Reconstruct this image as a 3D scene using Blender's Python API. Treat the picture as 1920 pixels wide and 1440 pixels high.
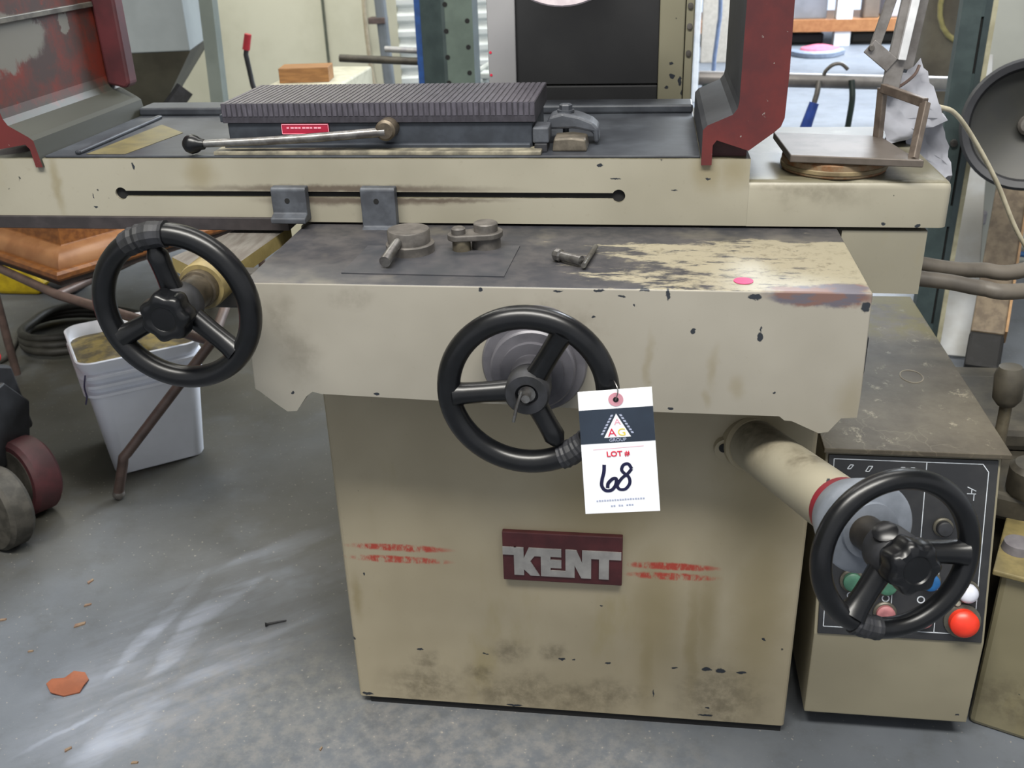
import bpy, bmesh, math, random
from mathutils import Vector, Matrix
random.seed(7)
for o in list(bpy.data.objects):
    bpy.data.objects.remove(o)
SC = bpy.context.scene
COL = SC.collection

# ------------------------------------------------------------------ camera
cam_d = bpy.data.cameras.new('camera')
cam_d.sensor_width = 36.0
cam_d.lens = 36.0 * 1866.0 / 1920.0
cam_d.clip_start = 0.05
cam = bpy.data.objects.new('camera', cam_d)
COL.objects.link(cam)
_p, _r, _y = (math.radians(a) for a in (25.64, -1.86, 8.22))
_f = Vector((-math.sin(_y) * math.cos(_p), math.cos(_y) * math.cos(_p), -math.sin(_p)))
_h = Vector((math.cos(_y), math.sin(_y), 0))
_u = _h.cross(_f)
_rt = _h * math.cos(_r) + _u * math.sin(_r)
_up = -_h * math.sin(_r) + _u * math.cos(_r)
cam.matrix_world = Matrix(((_rt.x, _up.x, -_f.x, 0.3942), (_rt.y, _up.y, -_f.y, -1.1024),
                           (_rt.z, _up.z, -_f.z, 1.0759), (0, 0, 0, 1)))
cam_d.dof.use_dof = True
cam_d.dof.focus_distance = 1.22
cam_d.dof.aperture_fstop = 11.0
SC.camera = cam

# ------------------------------------------------------------------ world, lamps, exposure
SC.view_settings.view_transform = 'Standard'
SC.view_settings.look = 'None'
SC.view_settings.exposure = 0.32
SC.view_settings.gamma = 1.0
SC.view_settings.use_curve_mapping = False
world = bpy.data.worlds.new('workshop_air')
SC.world = world
world.use_nodes = True
bg = world.node_tree.nodes['Background']
bg.inputs['Color'].default_value = (0.93, 0.96, 1.0, 1)
bg.inputs['Strength'].default_value = 0.60

def area(name, loc, target, sx, sy, power, color):
    d = bpy.data.lights.new(name, 'AREA')
    d.shape = 'RECTANGLE'
    d.size, d.size_y = sx, sy
    d.energy = power
    d.color = color
    o = bpy.data.objects.new(name, d)
    COL.objects.link(o)
    o.location = loc
    o.rotation_euler = (Vector(target) - Vector(loc)).to_track_quat('-Z', 'Y').to_euler()
    return o
area('ceiling_fluorescent_lamp', (0.2, -1.35, 3.4), (0.3, -0.3, 0.3), 3.0, 0.6, 190, (1.0, 0.97, 0.9))
area('ceiling_fluorescent_lamp', (0.3, 1.3, 3.4), (0.3, 1.0, 0), 3.2, 0.6, 50, (1.0, 0.97, 0.92))
area('daylight_bay_lamp', (2.6, 5.9, 3.6), (2.2, 5.7, 0), 4.0, 4.5, 1500, (0.86, 0.93, 1.0))
area('ceiling_fluorescent_lamp', (-1.9, 3.1, 3.0), (-1.2, 4.3, 0.4), 2.0, 0.6, 62, (1.0, 0.98, 0.88))

# ------------------------------------------------------------------ material helpers
def S(h, k=1.0):
    h = h.lstrip('#')
    out = []
    for i in (0, 2, 4):
        c = int(h[i:i + 2], 16) / 255.0
        c = c / 12.92 if c <= 0.04045 else ((c + 0.055) / 1.055) ** 2.4
        out.append(c * k)
    return (out[0], out[1], out[2], 1.0)

class NT:
    def __init__(s, name):
        s.m = bpy.data.materials.new(name)
        s.m.use_nodes = True
        s.t = s.m.node_tree
        s.b = s.t.nodes['Principled BSDF']
        s._pos = None
    def n(s, typ, **kw):
        nd = s.t.nodes.new(typ)
        for k, v in kw.items():
            setattr(nd, k, v)
        return nd
    def l(s, a, b):
        s.t.links.new(a, b)
    def setv(s, sock, v):
        if hasattr(v, 'is_output'):
            s.l(v, sock)
        else:
            sock.default_value = v
    @property
    def pos(s):
        if s._pos is None:
            s._pos = s.n('ShaderNodeNewGeometry').outputs['Position']
        return s._pos
    def math(s, op, a, b=0.0, c=0.0, clamp=False):
        nd = s.n('ShaderNodeMath', operation=op, use_clamp=clamp)
        for i, v in enumerate((a, b, c)):
            s.setv(nd.inputs[i], v)
        return nd.outputs[0]
    def vmath(s, op, a, b=(0, 0, 0)):
        nd = s.n('ShaderNodeVectorMath', operation=op)
        s.setv(nd.inputs[0], a)
        s.setv(nd.inputs[1], b)
        return nd.outputs['Value'] if op in ('LENGTH', 'DOT_PRODUCT') else nd.outputs['Vector']
    def noise(s, scale, detail=4, rough=0.55, vec=None, stretch=None, offset=None, color=False):
        v = vec if vec is not None else s.pos
        if stretch:
            v = s.vmath('MULTIPLY', v, stretch)
        if offset:
            v = s.vmath('ADD', v, offset)
        nd = s.n('ShaderNodeTexNoise')
        s.l(v, nd.inputs['Vector'])
        nd.inputs['Scale'].default_value = scale
        nd.inputs['Detail'].default_value = detail
        nd.inputs['Roughness'].default_value = rough
        return nd.outputs['Color'] if color else nd.outputs['Fac']
    def ramp(s, v, lo, hi):
        nd = s.n('ShaderNodeMapRange')
        nd.interpolation_type = 'SMOOTHSTEP'
        s.setv(nd.inputs['Value'], v)
        nd.inputs['From Min'].default_value = lo
        nd.inputs['From Max'].default_value = hi
        return nd.outputs['Result']
    def mix(s, f, a, b):
        nd = s.n('ShaderNodeMix', data_type='RGBA')
        s.setv(nd.inputs[0], f)
        s.setv(nd.inputs[6], a)
        s.setv(nd.inputs[7], b)
        return nd.outputs[2]
    def xyz(s, v=None):
        nd = s.n('ShaderNodeSeparateXYZ')
        s.l(v if v is not None else s.pos, nd.inputs[0])
        return nd.outputs
    def blobs(s, lst, soft=0.35, warp=0.006, wscale=60.0):
        """mask 0..1 around irregular spots; each spot: centre, half sizes (None = any)"""
        nz = s.noise(wscale, 3, 0.6, color=True)
        d = s.vmath('SUBTRACT', nz, (0.5, 0.5, 0.5))
        d = s.vmath('MULTIPLY', d, (warp * 2,) * 3)
        p = s.vmath('ADD', s.pos, d)
        cur = None
        for c, h in lst:
            v = s.vmath('SUBTRACT', p, c)
            v = s.vmath('MULTIPLY', v, tuple(0.0 if q is None else 1.0 / q for q in h))
            ln = s.vmath('LENGTH', v)
            cur = ln if cur is None else s.math('MINIMUM', cur, ln)
        return s.math('SUBTRACT', 1.0, s.ramp(cur, 1.0 - soft, 1.0 + soft))
    def strands(s, lst, soft=0.6, warp=0.05, wscale=6.0):
        """mask of straight smears lying on the floor: (start, end, half width)"""
        nz = s.noise(wscale, 4, 0.6, color=True)
        p = s.vmath('ADD', s.pos, s.vmath('MULTIPLY', s.vmath('SUBTRACT', nz, (0.5, 0.5, 0.5)), (warp * 2, warp * 2, 0)))
        cur = None
        for a, b, w in lst:
            a, b = Vector(a), Vector(b)
            d = b - a
            L = d.length / 2
            d.normalize()
            n = Vector((-d.y, d.x, 0))
            v = s.vmath('SUBTRACT', p, tuple((a + b) / 2))
            q = s.math('POWER', s.math('ABSOLUTE', s.vmath('DOT_PRODUCT', v, tuple(d / L))), 2.0)
            q2 = s.math('POWER', s.math('ABSOLUTE', s.vmath('DOT_PRODUCT', v, tuple(n / w))), 2.0)
            ln = s.math('ADD', q, q2)
            cur = ln if cur is None else s.math('MINIMUM', cur, ln)
        return s.math('SUBTRACT', 1.0, s.ramp(cur, 1.0 - soft, 1.0 + soft))
    def bump(s, h, strength=0.2, dist=0.002):
        nd = s.n('ShaderNodeBump')
        nd.inputs['Strength'].default_value = strength
        nd.inputs['Distance'].default_value = dist
        s.l(h, nd.inputs['Height'])
        s.l(nd.outputs[0], s.b.inputs['Normal'])
    def done(s, col, rough=0.5, metal=0.0, spec=0.5):
        s.setv(s.b.inputs['Base Color'], col)
        s.setv(s.b.inputs['Roughness'], rough)
        s.setv(s.b.inputs['Metallic'], metal)
        s.b.inputs['Specular IOR Level'].default_value = spec
        return s.m

def simple(name, c1, c2=None, rough=0.5, metal=0.0, scale=30.0, lo=0.35, hi=0.65, bump=0.0, stretch=None, spec=0.5, detail=4):
    t = NT(name)
    f = t.noise(scale, detail, 0.6, stretch=stretch)
    a = S(c1)
    b = S(c2) if c2 else tuple(q * 0.8 for q in a[:3]) + (1,)
    if bump:
        t.bump(f, bump)
    return t.done(t.mix(t.ramp(f, lo, hi), a, b), rough, metal, spec)

CREAM_A, CREAM_B = '#aba693', '#9e9986'
def cream(name, chips=(), stains=(), streaks=(), rust=(), speck=0.74, grime=0.62, extra=None, a=CREAM_A, b=CREAM_B, streak_k=0.45, stain_k=0.62):
    t = NT(name)
    col = t.mix(t.ramp(t.noise(5, 3), 0.3, 0.7), S(a), S(b))
    # yellowish oil film in big soft patches, dragged downwards
    g = t.ramp(t.noise(9, 5, 0.65, stretch=(1, 1, 0.35)), grime, grime + 0.22)
    col = t.mix(t.math('MULTIPLY', g, 0.55), col, S('#80754f'))
    # fine dirt
    fd = t.ramp(t.noise(120, 3, 0.7), 0.6, 0.8)
    col = t.mix(t.math('MULTIPLY', fd, 0.22), col, S('#6b6557'))
    if streaks:
        col = t.mix(t.math('MULTIPLY', t.blobs(streaks, 0.8, 0.012, 25), streak_k), col, S('#6c5f38'))
    if stains:
        sm = t.blobs(stains, 0.75, 0.02, 30)
        sm = t.math('MULTIPLY', sm, t.ramp(t.noise(45, 4, 0.7), 0.25, 0.7))
        col = t.mix(t.math('MULTIPLY', sm, stain_k), col, S('#4a4335'))
    if rust:
        col = t.mix(t.math('MULTIPLY', t.blobs(rust, 0.35, 0.006, 80), 0.85), col, S('#7a2a22'))
    if extra:
        col = extra(t, col)
    sp = t.ramp(t.noise(70, 2, 0.5, offset=(3.1, 1.7, 5.2)), speck, speck + 0.025)
    col = t.mix(t.math('MULTIPLY', sp, 0.9), col, S('#30302f'))
    if chips:
        col = t.mix(t.blobs([(c_, tuple(None if q is None else q * 0.72 for q in h_)) for c_, h_ in chips], 0.15, 0.0038, 120), col, S('#262a30'))
    t.bump(t.noise(35, 3), 0.06, 0.001)
    return t.done(col, 0.42, 0, 0.4)

# ------------------------------------------------------------------ mesh helpers
def link(name, me, m=None, parent=None, smooth=False):
    o = bpy.data.objects.new(name, me)
    COL.objects.link(o)
    if m is not None:
        for q in (m if isinstance(m, (list, tuple)) else (m,)):
            me.materials.append(q)
    if parent is not None:
        o.parent = parent
        off = ORG.get(parent.name, Vector((0, 0, 0)))
        ORG[o.name] = off
        if off.length:
            me.transform(Matrix.Translation(-off))
    if smooth:
        for p in me.polygons:
            p.use_smooth = True
    return o
ORG = {}

def thing(name, label, cat, loc=(0, 0, 0), group=None):
    o = bpy.data.objects.new(name, None)
    o.empty_display_size = 0.05
    COL.objects.link(o)
    o.location = loc
    ORG[o.name] = Vector(loc)
    return tag(o, label, cat, group)
def tag(o, label, cat, group=None):
    o['label'] = label
    o['category'] = cat
    if group:
        o['group'] = group
    return o
def lab(o, label):
    o['label'] = label
    return o
def struct(o):
    o['kind'] = 'structure'
    return o

def bm_mesh(bm, name='m', recalc=True):
    if recalc:
        bmesh.ops.recalc_face_normals(bm, faces=bm.faces)
    me = bpy.data.meshes.new(name)
    bm.to_mesh(me)
    bm.free()
    return me
def bm_bevel(bm, w, seg=2, edges=None):
    if w > 0:
        bmesh.ops.bevel(bm, geom=edges if edges is not None else bm.edges[:], offset=w, segments=seg, profile=0.5, affect='EDGES', clamp_overlap=True)
def box_bm(bm, x0, x1, y0, y1, z0, z1, M=None):
    vs = [bm.verts.new((x, y, z)) for x in (x0, x1) for y in (y0, y1) for z in (z0, z1)]
    for f in ((0, 1, 3, 2), (4, 6, 7, 5), (0, 4, 5, 1), (2, 3, 7, 6), (0, 2, 6, 4), (1, 5, 7, 3)):
        bm.faces.new([vs[i] for i in f])
    if M is not None:
        bmesh.ops.transform(bm, matrix=M, verts=vs)
    return vs
def box(name, x0, x1, y0, y1, z0, z1, m, parent=None, bev=0.0, seg=2, M=None, smooth=False):
    bm = bmesh.new()
    box_bm(bm, x0, x1, y0, y1, z0, z1)
    bm_bevel(bm, bev, seg)
    if M is not None:
        bm.transform(M)
    return link(name, bm_mesh(bm, name), m, parent, smooth)
def prism(name, poly, axis, a0, a1, m, parent=None, bev=0.0, seg=2, M=None, matfn=None):
    """closed polygon in the two other axes, extruded along axis 'X','Y' or 'Z'"""
    bm = bmesh.new()
    def mk(p, a):
        return {'X': (a, p[0], p[1]), 'Y': (p[0], a, p[1]), 'Z': (p[0], p[1], a)}[axis]
    A = [bm.verts.new(mk(p, a0)) for p in poly]
    B = [bm.verts.new(mk(p, a1)) for p in poly]
    n = len(poly)
    bm.faces.new(A)
    bm.faces.new(B[::-1])
    for i in range(n):
        f = bm.faces.new((A[i], B[i], B[(i + 1) % n], A[(i + 1) % n]))
        if matfn:
            f.material_index = matfn(i)
    bmesh.ops.recalc_face_normals(bm, faces=bm.faces)
    bm_bevel(bm, bev, seg)
    if M is not None:
        bm.transform(M)
    bmesh.ops.triangulate(bm, faces=[f for f in bm.faces if len(f.verts) > 4])
    return link(name, bm_mesh(bm, name), m, parent)
def frame_mat(org, axis, xdir=(1, 0, 0)):
    z = Vector(axis).normalized()
    x = Vector(xdir)
    x = (x - z * x.dot(z)).normalized()
    y = z.cross(x)
    return Matrix(((x.x, y.x, z.x, org[0]), (x.y, y.y, z.y, org[1]), (x.z, y.z, z.z, org[2]), (0, 0, 0, 1)))
def lathe_bm(bm, prof, n=32, M=None, closed=False):
    rings = []
    new = []
    for r, h in prof:
        if r < 1e-6:
            v = bm.verts.new((0, 0, h))
            rings.append([v])
            new.append(v)
        else:
            rg = [bm.verts.new((r * math.cos(2 * math.pi * i / n), r * math.sin(2 * math.pi * i / n), h)) for i in range(n)]
            rings.append(rg)
            new += rg
    prs = list(zip(rings[:-1], rings[1:]))
    if closed:
        prs.append((rings[-1], rings[0]))
    for a, b in prs:
        for i in range(n):
            j = (i + 1) % n
            if len(a) == 1 and len(b) == 1:
                continue
            if len(a) == 1:
                bm.faces.new((a[0], b[i], b[j]))
            elif len(b) == 1:
                bm.faces.new((a[i], b[0], a[j]))
            else:
                bm.faces.new((a[i], b[i], b[j], a[j]))
    if M is not None:
        bmesh.ops.transform(bm, matrix=M, verts=new)
    return new
def lathe(name, prof, org, axis, m, parent=None, n=32, smooth=True, closed=False, xdir=(1, 0, 0.001), sharp=35):
    bm = bmesh.new()
    lathe_bm(bm, prof, n, frame_mat(org, axis, xdir if abs(Vector(axis).normalized().dot(Vector(xdir).normalized())) < 0.95 else (0, 1, 0)), closed)
    o = link(name, bm_mesh(bm, name), m, parent, smooth)
    if smooth:
        soften(o, sharp)
    return o
def soften(o, ang=35):
    me = o.data
    bm = bmesh.new()
    bm.from_mesh(me)
    for e in bm.edges:
        e.smooth = not (len(e.link_faces) == 2 and e.calc_face_angle(0) > math.radians(ang))
    for f in bm.faces:
        f.smooth = True
    bm.to_mesh(me)
    bm.free()
    return o
def catmull(pts, k=6):
    P = [Vector(p) for p in pts]
    if len(P) < 3:
        return P
    out = []
    Q = [P[0] * 2 - P[1]] + P + [P[-1] * 2 - P[-2]]
    for i in range(1, len(Q) - 2):
        a, b, c, d = Q[i - 1:i + 3]
        for j in range(k):
            t = j / k
            out.append(0.5 * (2 * b + (c - a) * t + (2 * a - 5 * b + 4 * c - d) * t * t + (3 * b - a - 3 * c + d) * t ** 3))
    out.append(P[-1])
    return out
def tube_bm(bm, pts, r, n=10, flat=None, up=None):
    P = [Vector(p) for p in pts]
    rs = r if isinstance(r, (list, tuple)) else [r] * len(P)
    T = [(P[min(i + 1, len(P) - 1)] - P[max(i - 1, 0)]).normalized() for i in range(len(P))]
    u = Vector(up) if up else (Vector((0, 0, 1)) if abs(T[0].z) < 0.9 else Vector((1, 0, 0)))
    rings = []
    for i, p in enumerate(P):
        u = (u - T[i] * u.dot(T[i])).normalized()
        v = T[i].cross(u)
        fl = flat if flat else 1.0
        rings.append([bm.verts.new(p + u * (rs[i] * math.cos(2 * math.pi * k / n)) + v * (fl * rs[i] * math.sin(2 * math.pi * k / n))) for k in range(n)])
    for a, b in zip(rings[:-1], rings[1:]):
        for k in range(n):
            bm.faces.new((a[k], a[(k + 1) % n], b[(k + 1) % n], b[k]))
    bm.faces.new(rings[0][::-1])
    bm.faces.new(rings[-1])
def tube(name, pts, r, m, parent=None, n=10, smooth=True, curve=0, flat=None, up=None):
    bm = bmesh.new()
    P = catmull(pts, curve) if curve else pts
    if isinstance(r, (list, tuple)) and len(r) != len(P):
        q = [i * (len(r) - 1) / (len(P) - 1) for i in range(len(P))]
        r = [r[int(a)] + (r[min(int(a) + 1, len(r) - 1)] - r[int(a)]) * (a - int(a)) for a in q]
    tube_bm(bm, P, r, n, flat, up)
    o = link(name, bm_mesh(bm, name), m, parent, smooth)
    if smooth:
        soften(o, 50)
    return o
def bar(name, a, b, w, h, m, parent=None, up=(0, 0, 1), bev=0.0):
    """rectangular bar from a to b; w across, h along up"""
    a, b = Vector(a), Vector(b)
    t = (b - a)
    L = t.length
    t.normalize()
    u = Vector(up)
    u = (u - t * u.dot(t)).normalized()
    s = t.cross(u)
    M = Matrix(((t.x, s.x, u.x, a.x), (t.y, s.y, u.y, a.y), (t.z, s.z, u.z, a.z), (0, 0, 0, 1)))
    return box(name, 0, L, -w / 2, w / 2, -h / 2, h / 2, m, parent, bev, M=M)
def text(name, body, size, M, m, parent, extrude=0.0002, bold=0.0, shear=0.0, ax='CENTER'):
    c = bpy.data.curves.new(name, 'FONT')
    c.body = body
    c.size = size
    c.extrude = extrude
    c.offset = bold
    c.shear = shear
    c.align_x = ax
    c.align_y = 'CENTER'
    c.resolution_u = 3
    t = bpy.data.objects.new('tmp_text', c)
    COL.objects.link(t)
    dg = bpy.context.evaluated_depsgraph_get()
    me = bpy.data.meshes.new_from_object(t.evaluated_get(dg))
    bpy.data.objects.remove(t)
    bpy.data.curves.remove(c)
    me.materials.clear()
    me.transform(M)
    return link(name, me, m, parent)
def boolean(o, cutters):
    for c in cutters:
        md = o.modifiers.new('cut', 'BOOLEAN')
        md.object = c
        md.operation = 'DIFFERENCE'
        md.solver = 'EXACT'
    dg = bpy.context.evaluated_depsgraph_get()
    me = bpy.data.meshes.new_from_object(o.evaluated_get(dg))
    o.modifiers.clear()
    old = o.data
    o.data = me
    bpy.data.meshes.remove(old)
    for c in cutters:
        bpy.data.objects.remove(c)
    return o
def rotz(deg, org=(0, 0, 0)):
    return Matrix.Translation(org) @ Matrix.Rotation(math.radians(deg), 4, 'Z')
def copy_thing(root, loc, rz=0.0):
    r = root.copy()
    COL.objects.link(r)
    r.location = loc
    r.rotation_euler = (0, 0, rz)
    for ch in root.children:
        c = ch.copy()
        COL.objects.link(c)
        c.parent = r
    return r

# ------------------------------------------------------------------ shared materials
M_BLACK = simple('black_bakelite', '#08090b', '#0d0e11', 0.30, 0, 40, spec=0.4)
M_BLACKMATT = simple('dull_black_rubber', '#17181a', '#24252a', 0.6, 0, 50, bump=0.1)
M_STEEL = simple('worn_steel', '#8b8a88', '#6b6866', 0.36, 0.9, 60)
M_DKSTEEL = simple('oily_dark_steel', '#67635f', '#4d4a47', 0.45, 0.35, 45, bump=0.1)
M_GREYCAST = simple('grey_painted_casting', '#4b4f56', '#3a3d43', 0.5, 0.1, 35, bump=0.12)
M_BLUEGREY = simple('blue_grey_dial_enamel', '#7b818b', '#6a7079', 0.42, 0.15, 25)
M_BROWNPIPE = simple('brown_painted_pipe', '#5b4b45', '#4a3d38', 0.45, 0.2, 30)
M_RUST = simple('rusty_iron', '#77664f', '#6d4626', 0.7, 0.2, 45, 0.4, 0.65, bump=0.3)
M_PINK = simple('pink_sticker', '#b62f62', '#ab2a59', 0.5)
M_WHITE = simple('white_card', '#eef0f4', '#e9ebf1', 0.55, scale=12)
M_NAVY = simple('dark_slate_print', '#2d3745', '#29323f', 0.5)
M_INK = simple('dark_blue_marker_ink', '#15163f', '#101134', 0.5)
M_REDINK = simple('red_print', '#d02c46', '#c52a42', 0.5)
M_REDPALE = simple('pale_red_print', '#e8a3b2', '#e49bab', 0.5)
M_GREYINK = simple('small_grey_print', '#a9b0c6', '#9fa7bf', 0.5)
M_YELINK = simple('yellow_print', '#e3cf5a', '#dbc54a', 0.5)
M_LINE = simple('white_panel_line', '#b9bec4', '#9da3aa', 0.5, scale=90)
M_HOLE = simple('empty_hole_black', '#050506', '#0a0a0b', 0.8)
M_GREENGREY = simple('grey_green_rack_paint', '#3d4a4b', '#333f41', 0.5, 0.1, 20)
M_ORANGE = simple('orange_varnished_wood', '#784b22', '#5e3718', 0.4, 0, 14, stretch=(1, 6, 6))
M_WOOD = simple('raw_pine_wood', '#bd8c55', '#a87743', 0.6, 0, 14, stretch=(1, 8, 8))

# worn concrete: grey, with pale bluish dust dragged across it on the left
t = NT('worn_grey_concrete')
c = t.mix(t.ramp(t.noise(2.2, 6, 0.65), 0.3, 0.7), S('#666b72'), S('#595e66'))
c = t.mix(t.math('MULTIPLY', t.ramp(t.noise(14, 5, 0.7), 0.45, 0.75), 0.4), c, S('#414343'))
sm1 = t.strands([((-0.3808, 0.29, 0), (-0.4227, 0.0143, 0), 0.020), ((-0.3176, 0.3366, 0), (-0.3605, -0.0034, 0), 0.022), ((-0.1763, 0.4634, 0), (-0.3629, 0.2836, 0), 0.030), ((-0.2715, 0.366, 0), (-0.3519, 0.1232, 0), 0.034)], 0.8, 0.03, 9)
sm2 = t.strands([((-0.2316, 0.1482, 0), (-0.4545, -0.1227, 0), 0.010), ((-0.3062, 0.0019, 0), (-0.381, -0.1652, 0), 0.030), ((-0.1501, 0.2413, 0), (-0.3012, -0.0092, 0), 0.055)], 0.9, 0.03, 9)
hz = t.strands([((-0.1685, 0.4366, 0), (-0.4175, -0.1292, 0), 0.17)], 0.7, 0.06, 5)
cmb2 = t.n('ShaderNodeVectorRotate')
cmb2.rotation_type = 'Z_AXIS'
cmb2.inputs['Angle'].default_value = -math.radians(38)
t.l(t.pos, cmb2.inputs['Vector'])
stk = t.ramp(t.noise(20, 5, 0.6, vec=t.vmath('MULTIPLY', cmb2.outputs[0], (0.18, 1, 1))), 0.36, 0.66)
m = t.math('MAXIMUM', sm1, t.math('MULTIPLY', sm2, 0.75))
m = t.math('MAXIMUM', m, t.math('MULTIPLY', hz, 0.38))
m = t.math('MULTIPLY', m, t.math('MULTIPLY_ADD', stk, 0.75, 0.25))
c = t.mix(t.math('MULTIPLY', m, 0.85), c, S('#a3abbc'))
zone2 = t.blobs([((-0.1007, -0.0233, 0), (0.26, 0.16, None)), ((0.1851, -0.088, 0), (0.3, 0.1, None))], 0.6, 0.08, 5)
c = t.mix(t.math('MULTIPLY', t.math('MULTIPLY', t.ramp(t.noise(40, 4, 0.7), 0.35, 0.7), zone2), 0.35), c, S('#98938c'))
oil = t.blobs([((-0.85, 1.15, 0), (0.95, 0.68, None)), ((0.2, 0.55, 0), (0.9, 0.5, None)), ((-0.95, 0.42, 0), (0.34, 0.30, None)), ((-0.78, 0.72, 0), (0.42, 0.32, None))], 0.6, 0.1, 4)  # shade behind the machines painted into the floor, with some oily grime
c = t.mix(t.math('MULTIPLY', t.math('MULTIPLY', oil, t.ramp(t.noise(5, 4, 0.6), 0.05, 0.5)), 0.9), c, S('#3b382e'))
dots = t.ramp(t.noise(160, 1, 0.4), 0.72, 0.76)
c = t.mix(t.math('MULTIPLY', dots, 0.22), c, S('#c2b8a6'))
t.bump(t.noise(60, 4, 0.7), 0.15, 0.002)
M_FLOOR = t.done(c, t.math('MULTIPLY_ADD', t.noise(8, 3), 0.3, 0.38), 0, 0.35)

# ------------------------------------------------------------------ setting
fl = box('floor', -5.5, 7.0, -3.0, 10.0, -0.1, 0.0, M_FLOOR)
struct(fl)
M_WALLCREAM = simple('cream_wall_paint', '#c8c7b6', '#bbbaa8', 0.6, 0, 2.5)
M_WALLFAR = simple('pale_blue_grey_wall_paint', '#b6bcc8', '#a9b0bd', 0.6, 0, 2)
struct(box('wall_back', -5.5, -0.98, 4.5, 4.62, 0, 2.6, M_WALLCREAM))
struct(box('ceiling_unseen', -5.5, 7.0, -2.0, 10.0, 3.7, 3.8, simple('grey_ceiling_board', '#8a8a86', '#7c7c78', 0.8, 0, 2)))  # out of view; added to hold back light from above
struct(box('wall_left_unseen', -3.3, -3.2, -3.0, 4.62, 0, 3.7, simple('dull_grey_wall_paint', '#77766c', '#6a695f', 0.7, 0, 2)))  # out of view; added to darken the left side
struct(box('wall_far', 0.2, 7.0, 9.6, 9.72, 0, 2.6, M_WALLFAR))
M_GAP = simple('dark_seam', '#5c6157', '#4c5148', 0.7)
struct(box('trim_1', -1.3874-0.006, -1.3874+0.006, 4.487, 4.5, 0, 2.6, M_GAP))

# roller shutter beside the cream wall, turned a little away
SHM = rotz(11, (-0.98, 4.5, 0))
M_SHUT = simple('white_enamel_slat', '#dfe3e2', '#d2d7d6', 0.45, 0, 6)
sh = box('wall_shutter', 0.0, 1.45, 0.03, 0.08, 0, 1.6, M_SHUT, M=SHM)
struct(sh)
for i in range(19):
    z = 0.02 + i * 0.082
    prism('shutter_slat', [(0.03, z), (-0.012, z + 0.02), (-0.016, z + 0.045), (0.03, z + 0.074)], 'X', 0.0, 1.45, M_SHUT, sh, M=SHM)

# ------------------------------------------------------------------ the surface grinder
G = thing('surface_grinder', 'worn cream surface grinder with red end guards and three black handwheels', 'grinder', (0.3, 0.35, 0))

def base_extra(t, col):
    # worn red pinstripes left and right of the name plate, broken up by wear
    m1 = t.blobs([((0.07, 0, 0.2862), (0.066, None, 0.0058)), ((0.0684, 0, 0.2665), (0.066, None, 0.0058)),
                  ((0.4403, 0, 0.279), (0.058, None, 0.0058)), ((0.4409, 0, 0.2626), (0.056, None, 0.0058))], 0.3, 0.002, 90)
    w = t.ramp(t.noise(38, 4, 0.8, stretch=(1, 1, 0.5)), 0.40, 0.58)
    return t.mix(t.math('MULTIPLY', m1, w), col, S('#953c30'))
M_BASE = cream('cream_base_paint', a='#968d78', b='#8a816c', speck=0.76, grime=0.55,
    chips=[((-0.0109, 0, 0.1212), (0.006, None, 0.004)), ((0.0882, 0, 0.1105), (0.006, None, 0.003)), ((0.1843, 0, 0.1096), (0.006, None, 0.002)),
           ((0.2941, 0, 0.109), (0.007, None, 0.003)), ((0.3108, 0, 0.1094), (0.004, None, 0.002)), ((0.3591, 0, 0.1076), (0.005, None, 0.003)),
           ((0.4522, 0, 0.1069), (0.006, None, 0.0025)), ((0.4963, 0, 0.1078), (0.010, None, 0.004)), ((0.5147, 0, 0.1065), (0.009, None, 0.006)), ((0.5438, 0, 0.1061), (0.010, None, 0.003)),
           ((0.4987, 0, 0.0234), (0.015, None, 0.003)), ((0.5016, 0, 0.0378), (0.005, None, 0.002)), ((0.4242, 0, 0.0575), (0.0015, None, 0.009)), ((0.5696, 0, 0.1664), (0.004, None, 0.003)), ((0.2234, 0, 0.0167), (0.016, None, 0.003)),
           ((0.3293, 0, 0.003), (0.018, None, 0.003)), ((0.5826, 0, 0.0002), (0.02, None, 0.004)), ((0.0173, 0, 0.2397), (0.002, None, 0.004)), ((0.3484, 0, 0.2071), (0.004, None, 0.002)), ((0.0018, 0, 0.019), (0.012, None, 0.004))],
    stains=[((0.0931, 0, 0.0428), (0.055, None, 0.03)), ((0.2437, 0, 0.0411), (0.05, None, 0.035)), ((0.1964, 0, 0.0368), (0.03, None, 0.02)), ((0.3214, 0, 0.0381), (0.05, None, 0.03)),
            ((0.1741, 0, 0.0701), (0.02, None, 0.015)), ((0.3598, 0, 0.0516), (0.05, None, 0.02)), ((0.5177, 0, 0.0561), (0.05, None, 0.05)), ((0.2223, 0, 0.1137), (0.02, None, 0.02)), ((0.2798, 0, 0.1232), (0.015, None, 0.015)), ((0.0965, 0, 0.0934), (0.015, None, 0.015))],
    streaks=[((0.4138, 0, 0.153), (0.012, None, 0.10)), ((0.4751, 0, 0.1672), (0.010, None, 0.09)), ((0.491, 0, 0.2049), (0.014, None, 0.07)), ((0.5592, 0, 0.2366), (0.03, None, 0.15)), ((0.4232, 0, 0.1999), (0.03, None, 0.09)),
             ((0.5504, 0, 0.3945), (0.05, None, 0.12)), ((0.003, 0, 0.1971), (0.006, None, 0.03)), ((0.3419, 0, 0.3755), (0.06, None, 0.07))], extra=base_extra)
bm = bmesh.new()
box_bm(bm, -0.012, 0.610, 0.0, 0.80, 0.014, 0.60)
bm_bevel(bm, 0.006, 3, [e for e in bm.edges if abs(e.verts[0].co.z - e.verts[1].co.z) > 0.3])
base = link('base', bm_mesh(bm), M_BASE, G)
box('plinth', 0.004, 0.606, 0.004, 0.79, 0.0, 0.014, M_HOLE, G)

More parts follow.
